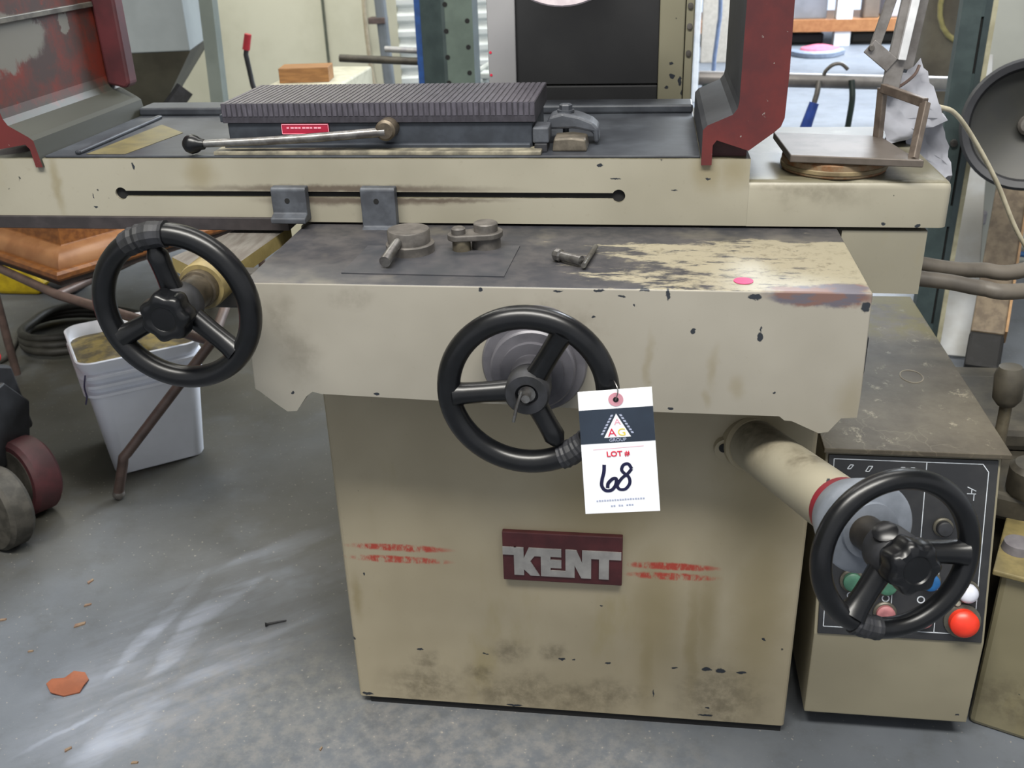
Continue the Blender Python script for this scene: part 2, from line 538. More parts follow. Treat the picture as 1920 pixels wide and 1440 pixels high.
# name plate
M_PLATE = simple('maroon_plate_enamel', '#4a1f22', '#3c181b', 0.45, 0.1, 30)
M_LETTER = simple('dull_silver_letters', '#9d9b98', '#8a8886', 0.45, 0.35, 30)
px0, px1 = 0.2159, 0.3761
pz1, pz0 = 0.3264, 0.2485
plate = lab(box('name_plate', px0, px1, -0.008, 0.0, pz0, pz1, M_PLATE, G, 0.0012), 'maroon plate with raised silver letters KENT')
def pl(u, v):   # plate drawing units -> x, z
    return (px0 + (u - 245) / 1355.0 * (px1 - px0), pz1 - (v - 205) / 520.0 * (pz1 - pz0))
def letter(polys, nm):
    bm = bmesh.new()
    for k, poly in enumerate(polys):
        A = [bm.verts.new((pl(*p)[0], -0.0080, pl(*p)[1])) for p in poly]
        B = [bm.verts.new((pl(*p)[0], -0.0098 - 0.00002 * k, pl(*p)[1])) for p in poly]
        bm.faces.new(A)
        bm.faces.new(B[::-1])
        for i in range(len(poly)):
            bm.faces.new((A[i], B[i], B[(i + 1) % len(poly)], A[(i + 1) % len(poly)]))
    return link(nm, bm_mesh(bm), M_LETTER, plate)
R4 = lambda a, b, c, d: [(a, c), (b, c), (b, d), (a, d)]
letter([R4(247, 400, 358, 440), R4(375, 487, 358, 655), [(487, 470), (545, 358), (682, 358), (682, 442), (610, 442), (560, 500), (668, 655), (562, 655), (487, 590)]], 'letter_k')
letter([R4(682, 792, 358, 655), R4(792, 915, 358, 440), R4(792, 915, 475, 560), R4(792, 962, 590, 655)], 'letter_e')
letter([R4(962, 1065, 358, 655), [(1065, 358), (1085, 358), (1150, 490), (1150, 655), (1140, 655), (1065, 520)], R4(1150, 1252, 358, 655)], 'letter_n')
letter([R4(1252, 1588, 358, 440), R4(1340, 1452, 440, 655)], 'letter_t')

# front housing: rounded top edge, two ears hanging at the lower corners
def house_extra(t, col):
    x, y, z = t.xyz()
    up = t.vmath('DOT_PRODUCT', t.n('ShaderNodeNewGeometry').outputs['True Normal'], (0, 0, 1))
    top = t.ramp(up, 0.55, 0.9)
    a = t.math('SUBTRACT', 1.0, t.ramp(x, 0.16, 0.50))                    # worn dark to the left
    b = t.ramp(y, 0.035, 0.105)                                            # and along the back
    base_d = t.math('MAXIMUM', t.math('MULTIPLY', a, 0.95), t.math('MULTIPLY', b, 0.8))
    fade = t.math('MULTIPLY', t.math('SUBTRACT', 1.0, t.ramp(x, 0.42, 0.66)), 0.32)
    base_d = t.math('ADD', base_d, fade)
    n1 = t.noise(16, 6, 0.72, stretch=(0.7, 1.7, 1))
    m = t.ramp(t.math('ADD', base_d, t.math('MULTIPLY', t.math('SUBTRACT', n1, 0.5), 2.6)), 0.36, 0.62)
    sc = t.ramp(t.noise(50, 4, 0.75, stretch=(0.45, 1.5, 1)), 0.56, 0.66)
    m = t.math('MAXIMUM', m, t.math('MULTIPLY', sc, t.math('SUBTRACT', 1.0, t.ramp(x, 0.52, 0.66))))
    dk = t.mix(t.ramp(t.noise(22, 5, 0.7), 0.35, 0.7), S('#2b2c31'), S('#434142'))
    dk = t.mix(t.math('MULTIPLY', t.ramp(t.noise(7, 4, 0.6), 0.55, 0.7), 0.45), dk, S('#6f6a5e'))
    clean = t.mix(t.ramp(t.noise(90, 3, 0.7), 0.5, 0.75), S('#857f6d'), S('#676151'))
    tc = t.mix(m, clean, dk)
    col = t.mix(top, col, tc)
    # paint worn through to primer along the right end of the front edge
    e = t.blobs([((0.575, -0.097, 0.701), (0.055, 0.02, 0.012)), ((0.60, -0.085, 0.705), (0.03, 0.012, 0.012))], 0.2, 0.008, 60)
    pr = t.mix(t.ramp(t.noise(30, 3, stretch=(1, 1, 3)), 0.42, 0.55), S('#56525a'), S('#68504a'))
    return t.mix(e, col, pr)
M_HOUSE = cream('cream_housing_paint', a='#908c82', b='#868278', speck=0.765, grime=0.66,
    chips=[((0.4478, -0.1, 0.6585), (0.003, None, 0.005)), ((0.518, -0.1, 0.6541), (0.0045, None, 0.006)), ((0.519, -0.1, 0.6628), (0.0015, None, 0.006)), ((0.6227, -0.1, 0.691), (0.007, 0.03, 0.008)), ((0.5091, -0.1, 0.6994), (0.010, 0.01, 0.004)),
           ((0.419, -0.1, 0.7), (0.003, 0.02, 0.009)), ((0.3029, -0.1, 0.7026), (0.007, 0.03, 0.002)), ((0.3457, -0.1, 0.7034), (0.009, 0.03, 0.002)), ((0.3943, -0.1, 0.7043), (0.007, 0.03, 0.002)), ((0.3702, -0.1, 0.6972), (0.006, 0.02, 0.0018)),
           ((0.3846, -0.1, 0.6872), (0.002, None, 0.002)), ((0.3408, -0.1, 0.6727), (0.003, None, 0.0015)), ((0.539, -0.1, 0.5883), (0.002, None, 0.002)), ((0.2177, -0.1, 0.7023), (0.003, 0.02, 0.003)), ((0.0913, -0.1, 0.5715), (0.004, None, 0.003)), ((0.4265, -0.1, 0.5652), (0.004, None, 0.003)), ((-0.0107, -0.1, 0.5708), (0.003, None, 0.003))],
    stains=[((0.0702, -0.1, 0.6876), (0.022, None, 0.009)), ((0.2771, -0.1, 0.6775), (0.035, None, 0.012)), ((0.0036, -0.1, 0.6223), (0.02, None, 0.03)), ((0.3218, -0.1, 0.6629), (0.03, None, 0.02)), ((-0.0102, -0.1, 0.6615), (0.012, None, 0.03))],
    stain_k=0.32, streak_k=0.3, streaks=[((0.4727, -0.1, 0.6164), (0.005, None, 0.022)), ((0.4981, -0.1, 0.5947), (0.007, None, 0.014)), ((0.4024, -0.1, 0.6207), (0.004, None, 0.03)), ((0.6227, -0.1, 0.5796), (0.014, None, 0.03)), ((0.4663, -0.1, 0.5772), (0.004, None, 0.01))], extra=house_extra)
prof = [(-0.052, 0.706), (-0.0565, 0.574), (-0.050, 0.570), (-0.034, 0.556), (-0.020, 0.545), (-0.008, 0.546), (0.006, 0.566), (0.014, 0.572), (0.024, 0.5695),
        (0.36, 0.5605), (0.546, 0.560), (0.552, 0.555), (0.560, 0.5545), (0.574, 0.548), (0.590, 0.5405), (0.600, 0.5425), (0.612, 0.560), (0.6285, 0.5615), (0.630, 0.600), (0.628, 0.706)]
bm = bmesh.new()
A = [bm.verts.new((x, -0.1, z)) for x, z in prof]
B = [bm.verts.new((x, 0.135, z)) for x, z in prof]
fa = bm.faces.new(A)
bm.faces.new(B[::-1])
n = len(prof)
for i in range(n):
    bm.faces.new((A[i], B[i], B[(i + 1) % n], A[(i + 1) % n]))
bm.edges.ensure_lookup_table()
top_e = [e for e in bm.edges if (e.verts[0].co.z > 0.7 and e.verts[1].co.z > 0.7 and e.verts[0].co.y < 0 and e.verts[1].co.y < 0) or
         (abs(e.verts[0].co.y - e.verts[1].co.y) > 0.2 and e.verts[0].co.z > 0.7) or
         (e.verts[0].co.y < 0 and e.verts[1].co.y < 0 and max(e.verts[0].co.z, e.verts[1].co.z) > 0.7 and min(e.verts[0].co.z, e.verts[1].co.z) > 0.57)]
bmesh.ops.recalc_face_normals(bm, faces=bm.faces)
bm_bevel(bm, 0.011, 5, top_e)
bmesh.ops.triangulate(bm, faces=[f for f in bm.faces if len(f.verts) > 4])
house = soften(link('front_housing', bm_mesh(bm), M_HOUSE, G), 30)
box('side_knob_block', 0.627, 0.642, -0.050, -0.022, 0.590, 0.636, M_BLACKMATT, G, 0.002)
lathe('paint_dot', [(0, 0), (0.0105, 0), (0.0105, 0.0006), (0, 0.0006)], (0.4994, -0.0702, 0.7062), (0, 0, 1), M_PINK, G, 20)
lab(prism('inset_cover', [(0.24, -0.07), (0.2442, 0.0408), (0.0578, 0.0336), (0.0532, -0.0663)], 'Z', 0.7055, 0.7072,
      simple('grey_greasy_cover', '#36383d', '#48474a', 0.42, 0.2, 25), G), 'greasy dark grey cover plate let into the top')

# bed under the table
M_BED = cream('cream_bed_paint', a='#888475', b='#7d796b', speck=0.79)
box('bed', -0.06, 0.600, 0.128, 0.62, 0.560, 0.703, M_BED, G, 0.003)
bm = bmesh.new()
box_bm(bm, 0.634, 0.735, 0.1275, 0.60, 0.622, 0.7035)
link('bed_end', bm_mesh(bm), M_BED, G)
box('way_gap', -0.05, 0.73, 0.14, 0.55, 0.7035, 0.7095, M_HOLE, G)

# table with its keyhole slot
def tab_extra(t, col):
    m = t.blobs([((0.0032, 0.123, 0.7538), (0.16, None, 0.0045)), ((0.0371, 0.123, 0.7379), (0.10, None, 0.0045)), ((0.1145, 0.123, 0.7391), (0.08, None, 0.003)), ((-0.0342, 0.123, 0.7389), (0.06, None, 0.006))], 0.7, 0.004, 60)
    col = t.mix(t.math('MULTIPLY', m, 0.85), col, S('#4b4038'))
    up = t.vmath('DOT_PRODUCT', t.n('ShaderNodeNewGeometry').outputs['True Normal'], (0, 0, 1))
    top = t.ramp(up, 0.55, 0.9)
    return t.mix(t.math('MULTIPLY', top, t.ramp(t.noise(12, 5, 0.7), 0.2, 0.55)), col, S('#5b5747'))
M_TABLE = cream('cream_table_paint', a='#928e80', b='#858173', speck=0.77, grime=0.62,
    chips=[((-0.2755, 0.123, 0.7824), (0.0025, None, 0.006)), ((0.3356, 0.123, 0.7847), (0.006, None, 0.003)), ((0.3555, 0.123, 0.7681), (0.010, None, 0.0015)), ((0.4671, 0.123, 0.7685), (0.004, None, 0.002)), ((0.4278, 0.123, 0.7531), (0.006, None, 0.001)), ((0.6806, 0.123, 0.7134), (0.003, None, 0.003)), ((0.7219, 0.123, 0.7117), (0.005, None, 0.003)), ((-0.3401, 0.123, 0.7276), (0.004, None, 0.002)), ((-0.3413, 0.123, 0.7429), (0.001, None, 0.005))],
    streaks=[((-0.1847, 0.123, 0.7756), (0.018, None, 0.022)), ((-0.388, 0.123, 0.7586), (0.006, None, 0.035)), ((0.4685, 0.123, 0.7783), (0.016, None, 0.022)), ((0.5003, 0.123, 0.7784), (0.016, None, 0.02))],
    stain_k=0.4, stains=[((0.6003, 0.123, 0.7526), (0.05, None, 0.016)), ((0.5522, 0.123, 0.7622), (0.03, None, 0.008))], extra=tab_extra)
T_Y = 0.123
bm = bmesh.new()
box_bm(bm, -0.70, 0.517, T_Y, 0.46, 0.7095, 0.7925)
tb = link('table', bm_mesh(bm), M_TABLE, G)
def cutter(kind):
    bm = bmesh.new()
    if kind == 'slot':
        box_bm(bm, -0.2999+0.002, 0.3591-0.002, T_Y - 0.02, T_Y + 0.02, 0.7425, 0.7500)
    else:
        cx = -0.2999 if kind == 'l' else 0.3591
        lathe_bm(bm, [(0, -0.02), (0.0082, -0.02), (0.0082, 0.022), (0, 0.022)], 24, frame_mat((cx, T_Y, 0.7462), (0, 1, 0)))
    bmesh.ops.translate(bm, verts=bm.verts, vec=-ORG[G.name])
    o = link('cut_tmp', bm_mesh(bm))
    o.location = G.location
    return o
bpy.context.view_layer.update()
cl = [cutter('slot'), cutter('l'), cutter('r')]
bpy.context.view_layer.update()
boolean(tb, cl)
box('slot_back', -0.2999-0.012, 0.3591+0.012, T_Y + 0.004, T_Y + 0.019, 0.737, 0.756, M_HOLE, G)
# lower end sections of the table
for x0, x1, nm in ((0.517, 0.7555, 'table_end'), (-1.05, -0.428, 'table_end')):
    bm = bmesh.new()
    box_bm(bm, x0, x1, T_Y + 0.0005, 0.455, 0.709, 0.766)
    bm_bevel(bm, 0.010, 4, [e for e in bm.edges if max(v.co.x for v in e.verts) > 0.7 and not (e.verts[0].co.z < 0.72 and e.verts[1].co.z < 0.72) or (e.verts[0].co.z > 0.75 and e.verts[1].co.z > 0.75 and e.verts[0].co.y < 0.2 and e.verts[1].co.y < 0.2)])
    soften(link(nm, bm_mesh(bm), M_TABLE, G), 30)
lab(box('way_strip', -1.0, -0.072, 0.118, 0.16, 0.6985, 0.7155, simple('dark_brown_strip', '#3b3637', '#2f2b2c', 0.5, 0.2, 30), G, 0.001), 'dark steel strip under the left of the table')
# tray top of the table: dark oily surface with a back wall
M_TRAY = simple('black_grinding_sludge', '#2c2f35', '#3f4349', 0.42, 0.15, 18, 0.35, 0.7, bump=0.25)
box('tray_floor', -0.40, 0.457, T_Y + 0.004, 0.45, 0.7925, 0.7955, M_TRAY, G, 0.001)
box('tray_back_wall', -0.40, 0.457, 0.40, 0.45, 0.7955, 0.808, M_TRAY, G, 0.003)
lab(box('tray_rib', -0.36, -0.352, T_Y + 0.01, 0.38, 0.7955, 0.801, M_TRAY, G, 0.002), 'low rib across the tray')
lab(prism('oil_film', [(-0.345, 0.135), (-0.29, 0.135), (-0.27, 0.27), (-0.33, 0.33)], 'Z', 0.7956, 0.7961, simple('ochre_oil_film', '#6a6242', '#55503a', 0.35, 0, 30), G), 'ochre oil residue')
lab(box('chuck_rail', -0.165, 0.262, T_Y + 0.006, 0.16, 0.7955, 0.8005, simple('grimy_light_rail', '#8d8775', '#5f5b50', 0.5, 0.1, 40), G, 0.001), 'grimy light rail in front of the chuck')

# splash guards at both ends of the table
t = NT('dark_red_guard_paint')
rc = t.mix(t.ramp(t.noise(9, 5, 0.7), 0.35, 0.7), S('#592423'), S('#452022'))
rc = t.mix(t.ramp(t.noise(120, 2, 0.6), 0.70, 0.74), rc, S('#7b7672'))
M_RED = t.done(rc, 0.5, 0, 0.35)
t = NT('grimy_guard_inside')
gc = t.mix(t.ramp(t.noise(8, 5, 0.65), 0.3, 0.7), S('#3a3c40'), S('#2b2d31'))
t.bump(t.noise(30, 4), 0.15)
M_GUARDIN = t.done(gc, 0.5, 0.05, 0.4)
t = NT('peeling_red_guard_inside')
x, y, z = t.xyz()
rc = t.mix(t.ramp(t.noise(11, 6, 0.7), 0.38, 0.62), S('#6a2a20'), S('#40322f'))
rc = t.mix(t.ramp(t.noise(20, 5, 0.7, offset=(4, 2, 1)), 0.60, 0.68), rc, S('#772a1d'))
peel = t.blobs([((-0.44, 0.15, 0.935), (None, 0.11, 0.035)), ((-0.44, 0.2, 0.945), (None, 0.06, 0.018)), ((-0.44, 0.315, 0.945), (None, 0.012, 0.015))], 0.12, 0.02, 45)
rc = t.mix(peel, rc, S('#6c6a63'))
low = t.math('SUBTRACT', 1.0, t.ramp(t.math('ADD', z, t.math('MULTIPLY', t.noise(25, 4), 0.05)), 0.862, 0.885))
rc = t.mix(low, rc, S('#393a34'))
M_GUARDPEEL = t.done(rc, 0.5, 0, 0.35)

def guard(pts_in, pts_out, y0, y1, mats, n_in):
    poly = pts_in + pts_out
    return prism('splash_guard', poly, 'Y', y0, y1, mats, G, matfn=lambda i: 1 if i < n_in - 1 else 0)
inn = [(0.458, 0.786), (0.458, 0.828), (0.463, 0.8335), (0.492, 0.846), (0.497, 0.853), (0.4985, 0.861), (0.5005, 1.16)]
# foot: wall bends down onto the table, hollow behind it
out = [(0.549, 1.16), (0.553, 0.897), (0.552, 0.842), (0.5485, 0.832), (0.541, 0.825), (0.513, 0.8035), (0.475, 0.816), (0.4705, 0.810), (0.4705, 0.786)]
gr_ = lab(guard(inn, out, 0.1185, 0.385, [M_RED, M_GUARDIN], len(inn)), 'dark red right end guard, grey grime inside')
box('guard_foot', 0.4705, 0.513, 0.140, 0.385, 0.7865, 0.8125, simple('shaded_maroon_foot', '#4a2426', '#3c1f21', 0.6, 0, 20), gr_)  # darker guard red: shade of the hollow put into the colour
innL = [(-0.4005, 0.782), (-0.4055, 0.817), (-0.411, 0.8215), (-0.436, 0.8365), (-0.441, 0.845), (-0.4435, 0.857), (-0.4445, 1.16)]
outL = [(-0.492, 1.16), (-0.494, 0.842), (-0.487, 0.828), (-0.455, 0.806), (-0.418, 0.812), (-0.413, 0.806), (-0.4105, 0.782)]
gl_ = guard(innL, outL, 0.1185, 0.425, [M_RED, M_GUARDPEEL], len(innL))
lab(gl_, 'dark red left end guard with peeling inside paint')
box('guard_foot', -0.455, -0.4105, 0.270, 0.425, 0.7865, 0.806, simple('deep_shaded_maroon_foot', '#3c1f21', '#2c1719', 0.6, 0, 20), gl_)  # same hollow on the left, its shade coloured in deeper
prism('return_flange', [(-0.4405, 0.845), (-0.412, 0.838), (-0.4045, 0.845), (-0.4045, 1.16), (-0.4440, 1.16)], 'Y', 0.395, 0.424, [simple('maroon_flange', '#512428', '#3d1e22', 0.5, 0, 12)], gl_, 0.004)
box('seam_ridge', -0.4445, -0.4385, 0.13, 0.395, 0.958, 0.9655, simple('grey_seam', '#5d5a52', '#3b3732', 0.5, 0, 30), gl_, 0.001)
0 and prism('foot_fillet', [(-0.4005, 0.7965), (-0.392, 0.7965), (-0.397, 0.812), (-0.4045, 0.8165)], 'Y', 0.16, 0.425, M_GUARDIN, gl_)

# table stops in the slot
for k, (ax, bx, zt, zb) in enumerate(((508, 573, 0.7585, 0.7150), (675, 740, 0.7585, 0.6985))):
    x0, x1 = (-0.0875, -0.041) if k == 0 else (0.0311, 0.0764)
    st = prism('table_stop', [(T_Y, zt), (T_Y - 0.012, zt), (T_Y - 0.014, zt - 0.003), (T_Y - 0.014, zb + 0.010), (T_Y - 0.026, zb + 0.006), (T_Y - 0.026, zb - 0.001), (T_Y, zb - 0.001)], 'X', x0, x1, M_GREYCAST, G, 0.0015)
    lathe('socket_hole', [(0, 0), (0.0034, 0), (0.0034, 0.0007), (0, 0.0007)], ((x0 + x1) / 2 - 0.002, T_Y - 0.0138, zt - 0.017), (0, -1, 0), M_HOLE, st, 14)
    if k == 1:
        box('stop_foot', x0 + 0.006, x1 - 0.004, T_Y - 0.035, T_Y - 0.010, zb - 0.008, zb + 0.001, M_BLACKMATT, st, 0.001)

# column with the black way cover, and the grinding wheel
M_COLW = cream('white_grey_column_paint', a='#949496', b='#88888b', speck=0.9, grime=0.75)
M_COLC = cream('cream_column_paint', a='#85826f', b='#767361', speck=0.74, grime=0.6,
               chips=[((0.428, 0.55, 0.825), (0.006, None, 0.006)), ((0.44, 0.55, 0.818), (0.004, None, 0.010)), ((0.425, 0.55, 0.845), (0.005, None, 0.003)), ((0.444, 0.55, 0.80), (0.003, None, 0.006)), ((0.420, 0.55, 0.808), (0.005, None, 0.003))])
box('column', 0.132, 0.46, 0.57, 0.95, 0.0, 1.6, M_COLC, G, 0.004)
box('column_frame', 0.134, 0.179, 0.550, 0.571, 0.60, 1.6, M_COLW, G, 0.002)
box('column_frame', 0.4055, 0.4445, 0.550, 0.571, 0.60, 1.6, M_COLC, G, 0.002)
box('column_edge', 0.4460, 0.4575, 0.552, 0.571, 0.60, 1.6, M_COLC, G, 0.001)
for z in (0.86, 0.90, 0.93):
    lathe('frame_screw', [(0.0045, 0), (0.0045, 0.003), (0, 0.0035)], (0.452, 0.552, z), (0, -1, 0), M_DKSTEEL, G, 10)
M_COVER = simple('black_way_cover', '#1d1e20', '#16171a', 0.65, 0, 8)
cov = box('way_cover', 0.179, 0.4055, 0.5575, 0.571, 0.813, 1.6, M_COVER, G, 0.001)
box('way_cover', 0.179, 0.4055, 0.5545, 0.571, 0.60, 0.811, M_COVER, G, 0.002)
for i, z in enumerate((0.795, 0.83, 0.865)):
    lathe('red_mark', [(0, 0), (0.0022, 0), (0.0022, 0.0006), (0, 0.0006)], (0.138, 0.5499, z), (0, -1, 0), M_REDINK, G, 8)
gw = lathe('grinding_wheel', [(0, -0.010), (0.098, -0.010), (0.1, -0.008), (0.1, 0.008), (0.098, 0.010), (0, 0.010)], (0.2742, 0.32, 0.9523+0.1), (0, 1, 0), simple('pinkish_grinding_wheel', '#c9bfc3', '#bcb1b6', 0.8, 0, 80), G, 64)
lathe('wheel_spindle', [(0, 0), (0.03, 0), (0.03, 0.22), (0, 0.22)], (0.2742, 0.335, 0.9523+0.1), (0, 1, 0), M_DKSTEEL, gw, 24)

# ---------------------------------------------------------------- handwheels
def handwheel(org, axis, R, r, spokes, knob, label, xdir=(1, 0, 0), tape=None, kr=0.0268):
    """axis points to the operator; spokes: (angle, length share)"""
    Mx = frame_mat(org, axis, xdir)
    bm = bmesh.new()
    prof = [(R - r + r * math.cos(a) * 1.0, r * 1.05 * math.sin(a)) for a in [2 * math.pi * k / 14 for k in range(14)]]
    lathe_bm(bm, prof, 72, Mx, True)
    hw = soften(link('handwheel', bm_mesh(bm), M_BLACK, G), 60)
    lab(hw, label)
    for a, ln in spokes:
        a = math.radians(a)
        d = Vector((math.cos(a), math.sin(a), 0))
        p0 = d * 0.016 + Vector((0, 0, -0.005))
        p1 = d * ((R - 1.4 * r) * ln) + Vector((0, 0, 0.0))
        bm = bmesh.new()
        k = 7
        pts = [p0.lerp(p1, i / (k - 1)) for i in range(k)]
        rr = [0.0122 - 0.0012 * math.sin(math.pi * i / (k - 1)) + (0.0015 if i == k - 1 and ln >= 1 else 0) for i in range(k)]
        if ln < 1:
            rr[-1] = 0.007
        tube_bm(bm, pts, rr, 12, 1.0, (0, 0, 1))
        bm.transform(Mx)
        soften(link('spoke', bm_mesh(bm), M_BLACK, hw), 60)
    bm = bmesh.new()
    lathe_bm(bm, [(0, -0.022), (0.021, -0.022), (0.0235, -0.018), (0.0235, 0.006), (0.0215, 0.009), (0.012, 0.009), (0.012, 0.002), (0, 0.002)], 32, Mx)
    soften(link('hub', bm_mesh(bm), M_BLACKMATT, hw), 40)
    if knob:
        bm = bmesh.new()
        n = 84
        rings = []
        for h, s in ((0.008, 0.80), (0.012, 0.97), (0.018, 1.0), (0.028, 0.99), (0.033, 0.93), (0.0355, 0.82), (0.0355, 0.55), (0.0342, 0.50), (0.0345, 0.0)):
            if s == 0.0:
                rings.append([bm.verts.new((0, 0, h))])
                continue
            amp = 0.075 if s > 0.7 else 0.0
            rings.append([bm.verts.new((kr * s * (1 + amp * math.cos(7 * 2 * math.pi * i / n)) * math.cos(2 * math.pi * i / n),
                                        kr * s * (1 + amp * math.cos(7 * 2 * math.pi * i / n)) * math.sin(2 * math.pi * i / n), h)) for i in range(n)])
        for a, b in zip(rings[:-1], rings[1:]):
            for i in range(n):
                j = (i + 1) % n
                if len(b) == 1:
                    bm.faces.new((a[i], a[j], b[0]))
                else:
                    bm.faces.new((a[i], a[j], b[j], b[i]))
        bm.faces.new(rings[0][::-1])
        bm.transform(Mx)
        lab(soften(link('lobed_knob', bm_mesh(bm), M_BLACK, hw), 45), 'black seven-lobed clamping knob')
    if tape:
        for a0, a1 in tape:
            bm = bmesh.new()
            k = 12
            pts = []
            rr = []
            for i in range(k + 1):
                a = math.radians(a0 + (a1 - a0) * i / k)
                pts.append(Vector(((R - r) * math.cos(a), (R - r) * math.sin(a), 0)))
                rr.append(r * (1.10 + 0.14 * random.random()))
            tube_bm(bm, pts, rr, 12)
            bm.transform(Mx)
            lab(link('tape_wrap', bm_mesh(bm), M_BLACKMATT, hw), 'black tape wound round the cracked rim')
    return hw
W2 = (0.2785, -0.192, 0.6262)
hw2 = handwheel(W2, (0, -1, 0), 0.0945, 0.0122, [(184, 1.0), (61, 1.0), (-62, 0.86)], False, 'middle handwheel, one spoke broken off short', tape=[(-66, -42)])
lathe('hub_bolt', [(0, 0), (0.009, 0), (0.009, 0.004), (0.0045, 0.004), (0.0045, 0.016), (0, 0.016)], (W2[0], W2[1] - 0.002, W2[2]), (0, -1, 0), M_STEEL, hw2, 16)
tube('hub_pin', [(W2[0] - 0.004, W2[1] - 0.016, W2[2] + 0.008), (W2[0] - 0.009, W2[1] - 0.018, W2[2] - 0.008), (W2[0] - 0.013, W2[1] - 0.018, W2[2] - 0.026)], 0.0018, M_STEEL, hw2, 8)
dial = lathe('graduated_dial', [(0, -0.002), (0.0575, -0.002), (0.0575, 0.028), (0.0555, 0.031), (0.046, 0.031), (0.046, 0.044), (0.044, 0.046), (0.034, 0.046), (0.034, 0.052), (0.022, 0.052), (0.022, 0.075), (0, 0.075)], (W2[0], -0.1, W2[2] + 0.002), (0, -1, 0), simple('grey_dial_enamel', '#636268', '#545359', 0.42, 0.2, 25), G, 56)

W1 = (-0.105, -0.155, 0.696)
hw1 = handwheel(W1, (0, -1, 0), 0.0945, 0.0122, [(101, 0.90), (207, 1.0), (-40, 1.0)], True, 'left handwheel with a lobed knob and a snapped upper spoke', tape=[(88, 122)])
lathe('wheel_shaft', [(0, 0), (0.019, 0), (0.019, 0.035), (0.0215, 0.036), (0.0215, 0.046), (0, 0.046)], (W1[0], W1[1] + 0.018, W1[2]), (0, 1, 0), simple('dirty_brass_shaft', '#5d5446', '#3c362d', 0.4, 0.5, 40), hw1, 28)
lab(lathe('shaft_sleeve', [(0, 0), (0.0265, 0), (0.0275, 0.002), (0.0275, 0.055), (0, 0.055)], (W1[0], W1[1] + 0.064, W1[2]), (0, 1, 0), simple('stained_tan_sleeve', '#86784f', '#544a36', 0.5, 0, 22), G, 28), 'stained tan sleeve behind the left handwheel')
box('sleeve_bracket', -0.125, -0.052, -0.052, -0.03, 0.655, 0.70, simple('dark_bracket', '#393632', '#2a2825', 0.6, 0, 30), G, 0.003)

# elevating handwheel on its slanting tube
A0 = Vector((0.525, 0.02, 0.466))
W3 = Vector((0.627, -0.321, 0.537))
ax3 = (W3 - Vector((0.525, 0, 0.470))).normalized()
L3 = (W3 - A0).length
M_TUBE = cream('cream_tube_paint', a='#8d8878', b='#817b6b', speck=0.78, grime=0.6, stain_k=0.9, stains=[((0.575, -0.13, 0.535), (0.02, 0.03, 0.02)), ((0.54, -0.03, 0.51), (0.05, 0.055, 0.03))], chips=[((0.585, -0.205, 0.542), (0.0025, 0.008, 0.01))])  # patch at the base end: shade painted in together with grime
lathe('feed_tube', [(0, 0), (0.0315, 0), (0.0315, L3 - 0.100), (0, L3 - 0.100)], A0, ax3, M_TUBE, G, 40)
lathe('tube_flange', [(0, -0.03), (0.036, -0.03), (0.036, 0.006), (0.033, 0.010), (0, 0.010)], A0 + ax3 * 0.02, ax3, M_BASE, G, 36)
lathe('red_ring', [(0.0305, 0), (0.0326, 0), (0.0326, 0.012), (0.0305, 0.012)], A0 + ax3 * (L3 - 0.119), ax3, simple('red_index_ring', '#6d1c26', '#5c1720', 0.4, 0, 20), G, 40, closed=True)
cup = lathe('dial_cup', [(0, 0), (0.0335, 0), (0.0365, 0.003), (0.0455, 0.028), (0.047, 0.036), (0.047, 0.045), (0.044, 0.047), (0.028, 0.047), (0.028, 0.053), (0, 0.053)], A0 + ax3 * (L3 - 0.107), ax3, M_BLUEGREY, G, 56)
hw3 = handwheel(tuple(W3), tuple(ax3), 0.0822, 0.0098, [(-2, 1.0), (118, 0.42), (236, 1.0)], True, 'right handwheel on the slanting tube, dusty with a taped rim', tape=[(240, 262)], kr=0.0245)
lathe('wheel_shaft', [(0, 0), (0.017, 0), (0.017, 0.04), (0, 0.04)], W3 - ax3 * 0.054, ax3, simple('oily_shaft', '#3a352d', '#28241f', 0.4, 0.4, 40), hw3, 24)
lathe('oil_boss', [(0, 0), (0.016, 0), (0.015, 0.008), (0, 0.009)], (0.501, 0, 0.4633), (0, -1, 0), M_BASE, G, 20)
lathe('boss_hole', [(0, 0), (0.006, 0), (0.006, 0.001), (0, 0.001)], (0.4971, -0.009, 0.4667), (0, -1, 0), M_HOLE, G, 14)

# ------------------------------------------------------------------ magnetic chuck on the table
CX0, CX1, CY0, CY1, CZ = -0.156, 0.253, 0.152, 0.300, 0.857
CH = thing('magnetic_chuck', 'dark steel magnetic chuck with striped top lying on the grinder table', 'chuck', (0.05, 0.22, 0.7955))
M_CHBODY = simple('blue_grey_chuck_body', '#3b4048', '#30343b', 0.45, 0.3, 30, bump=0.1)
M_POLE_A = simple('ground_pole_steel', '#5a5760', '#4b4850', 0.40, 0.35, 70, stretch=(3, 0.6, 1))
M_POLE_B = simple('dark_pole_gap_metal', '#403e45', '#36343a', 0.45, 0.35, 70, stretch=(3, 0.6, 1))
box('body', CX0 + 0.004, CX1 - 0.004, CY0 + 0.004, CY1 - 0.004, 0.7955, 0.832, M_CHBODY, CH, 0.002)
box('skirt', CX0 - 0.002, CX1 - 0.006, CY0 - 0.002, CY1, 0.7955, 0.806, M_CHBODY, CH, 0.002)
topp = box('top_plate', CX0, CX1, CY0 + 0.0006, CY1, 0.832, CZ - 0.0006, M_POLE_B, CH, 0.0004)
NS = 58
sw = (CX1 - CX0) / NS
bm = bmesh.new()
box_bm(bm, 0, sw * 0.70, CY0, CY1, 0.8405, CZ)
me_strip = None
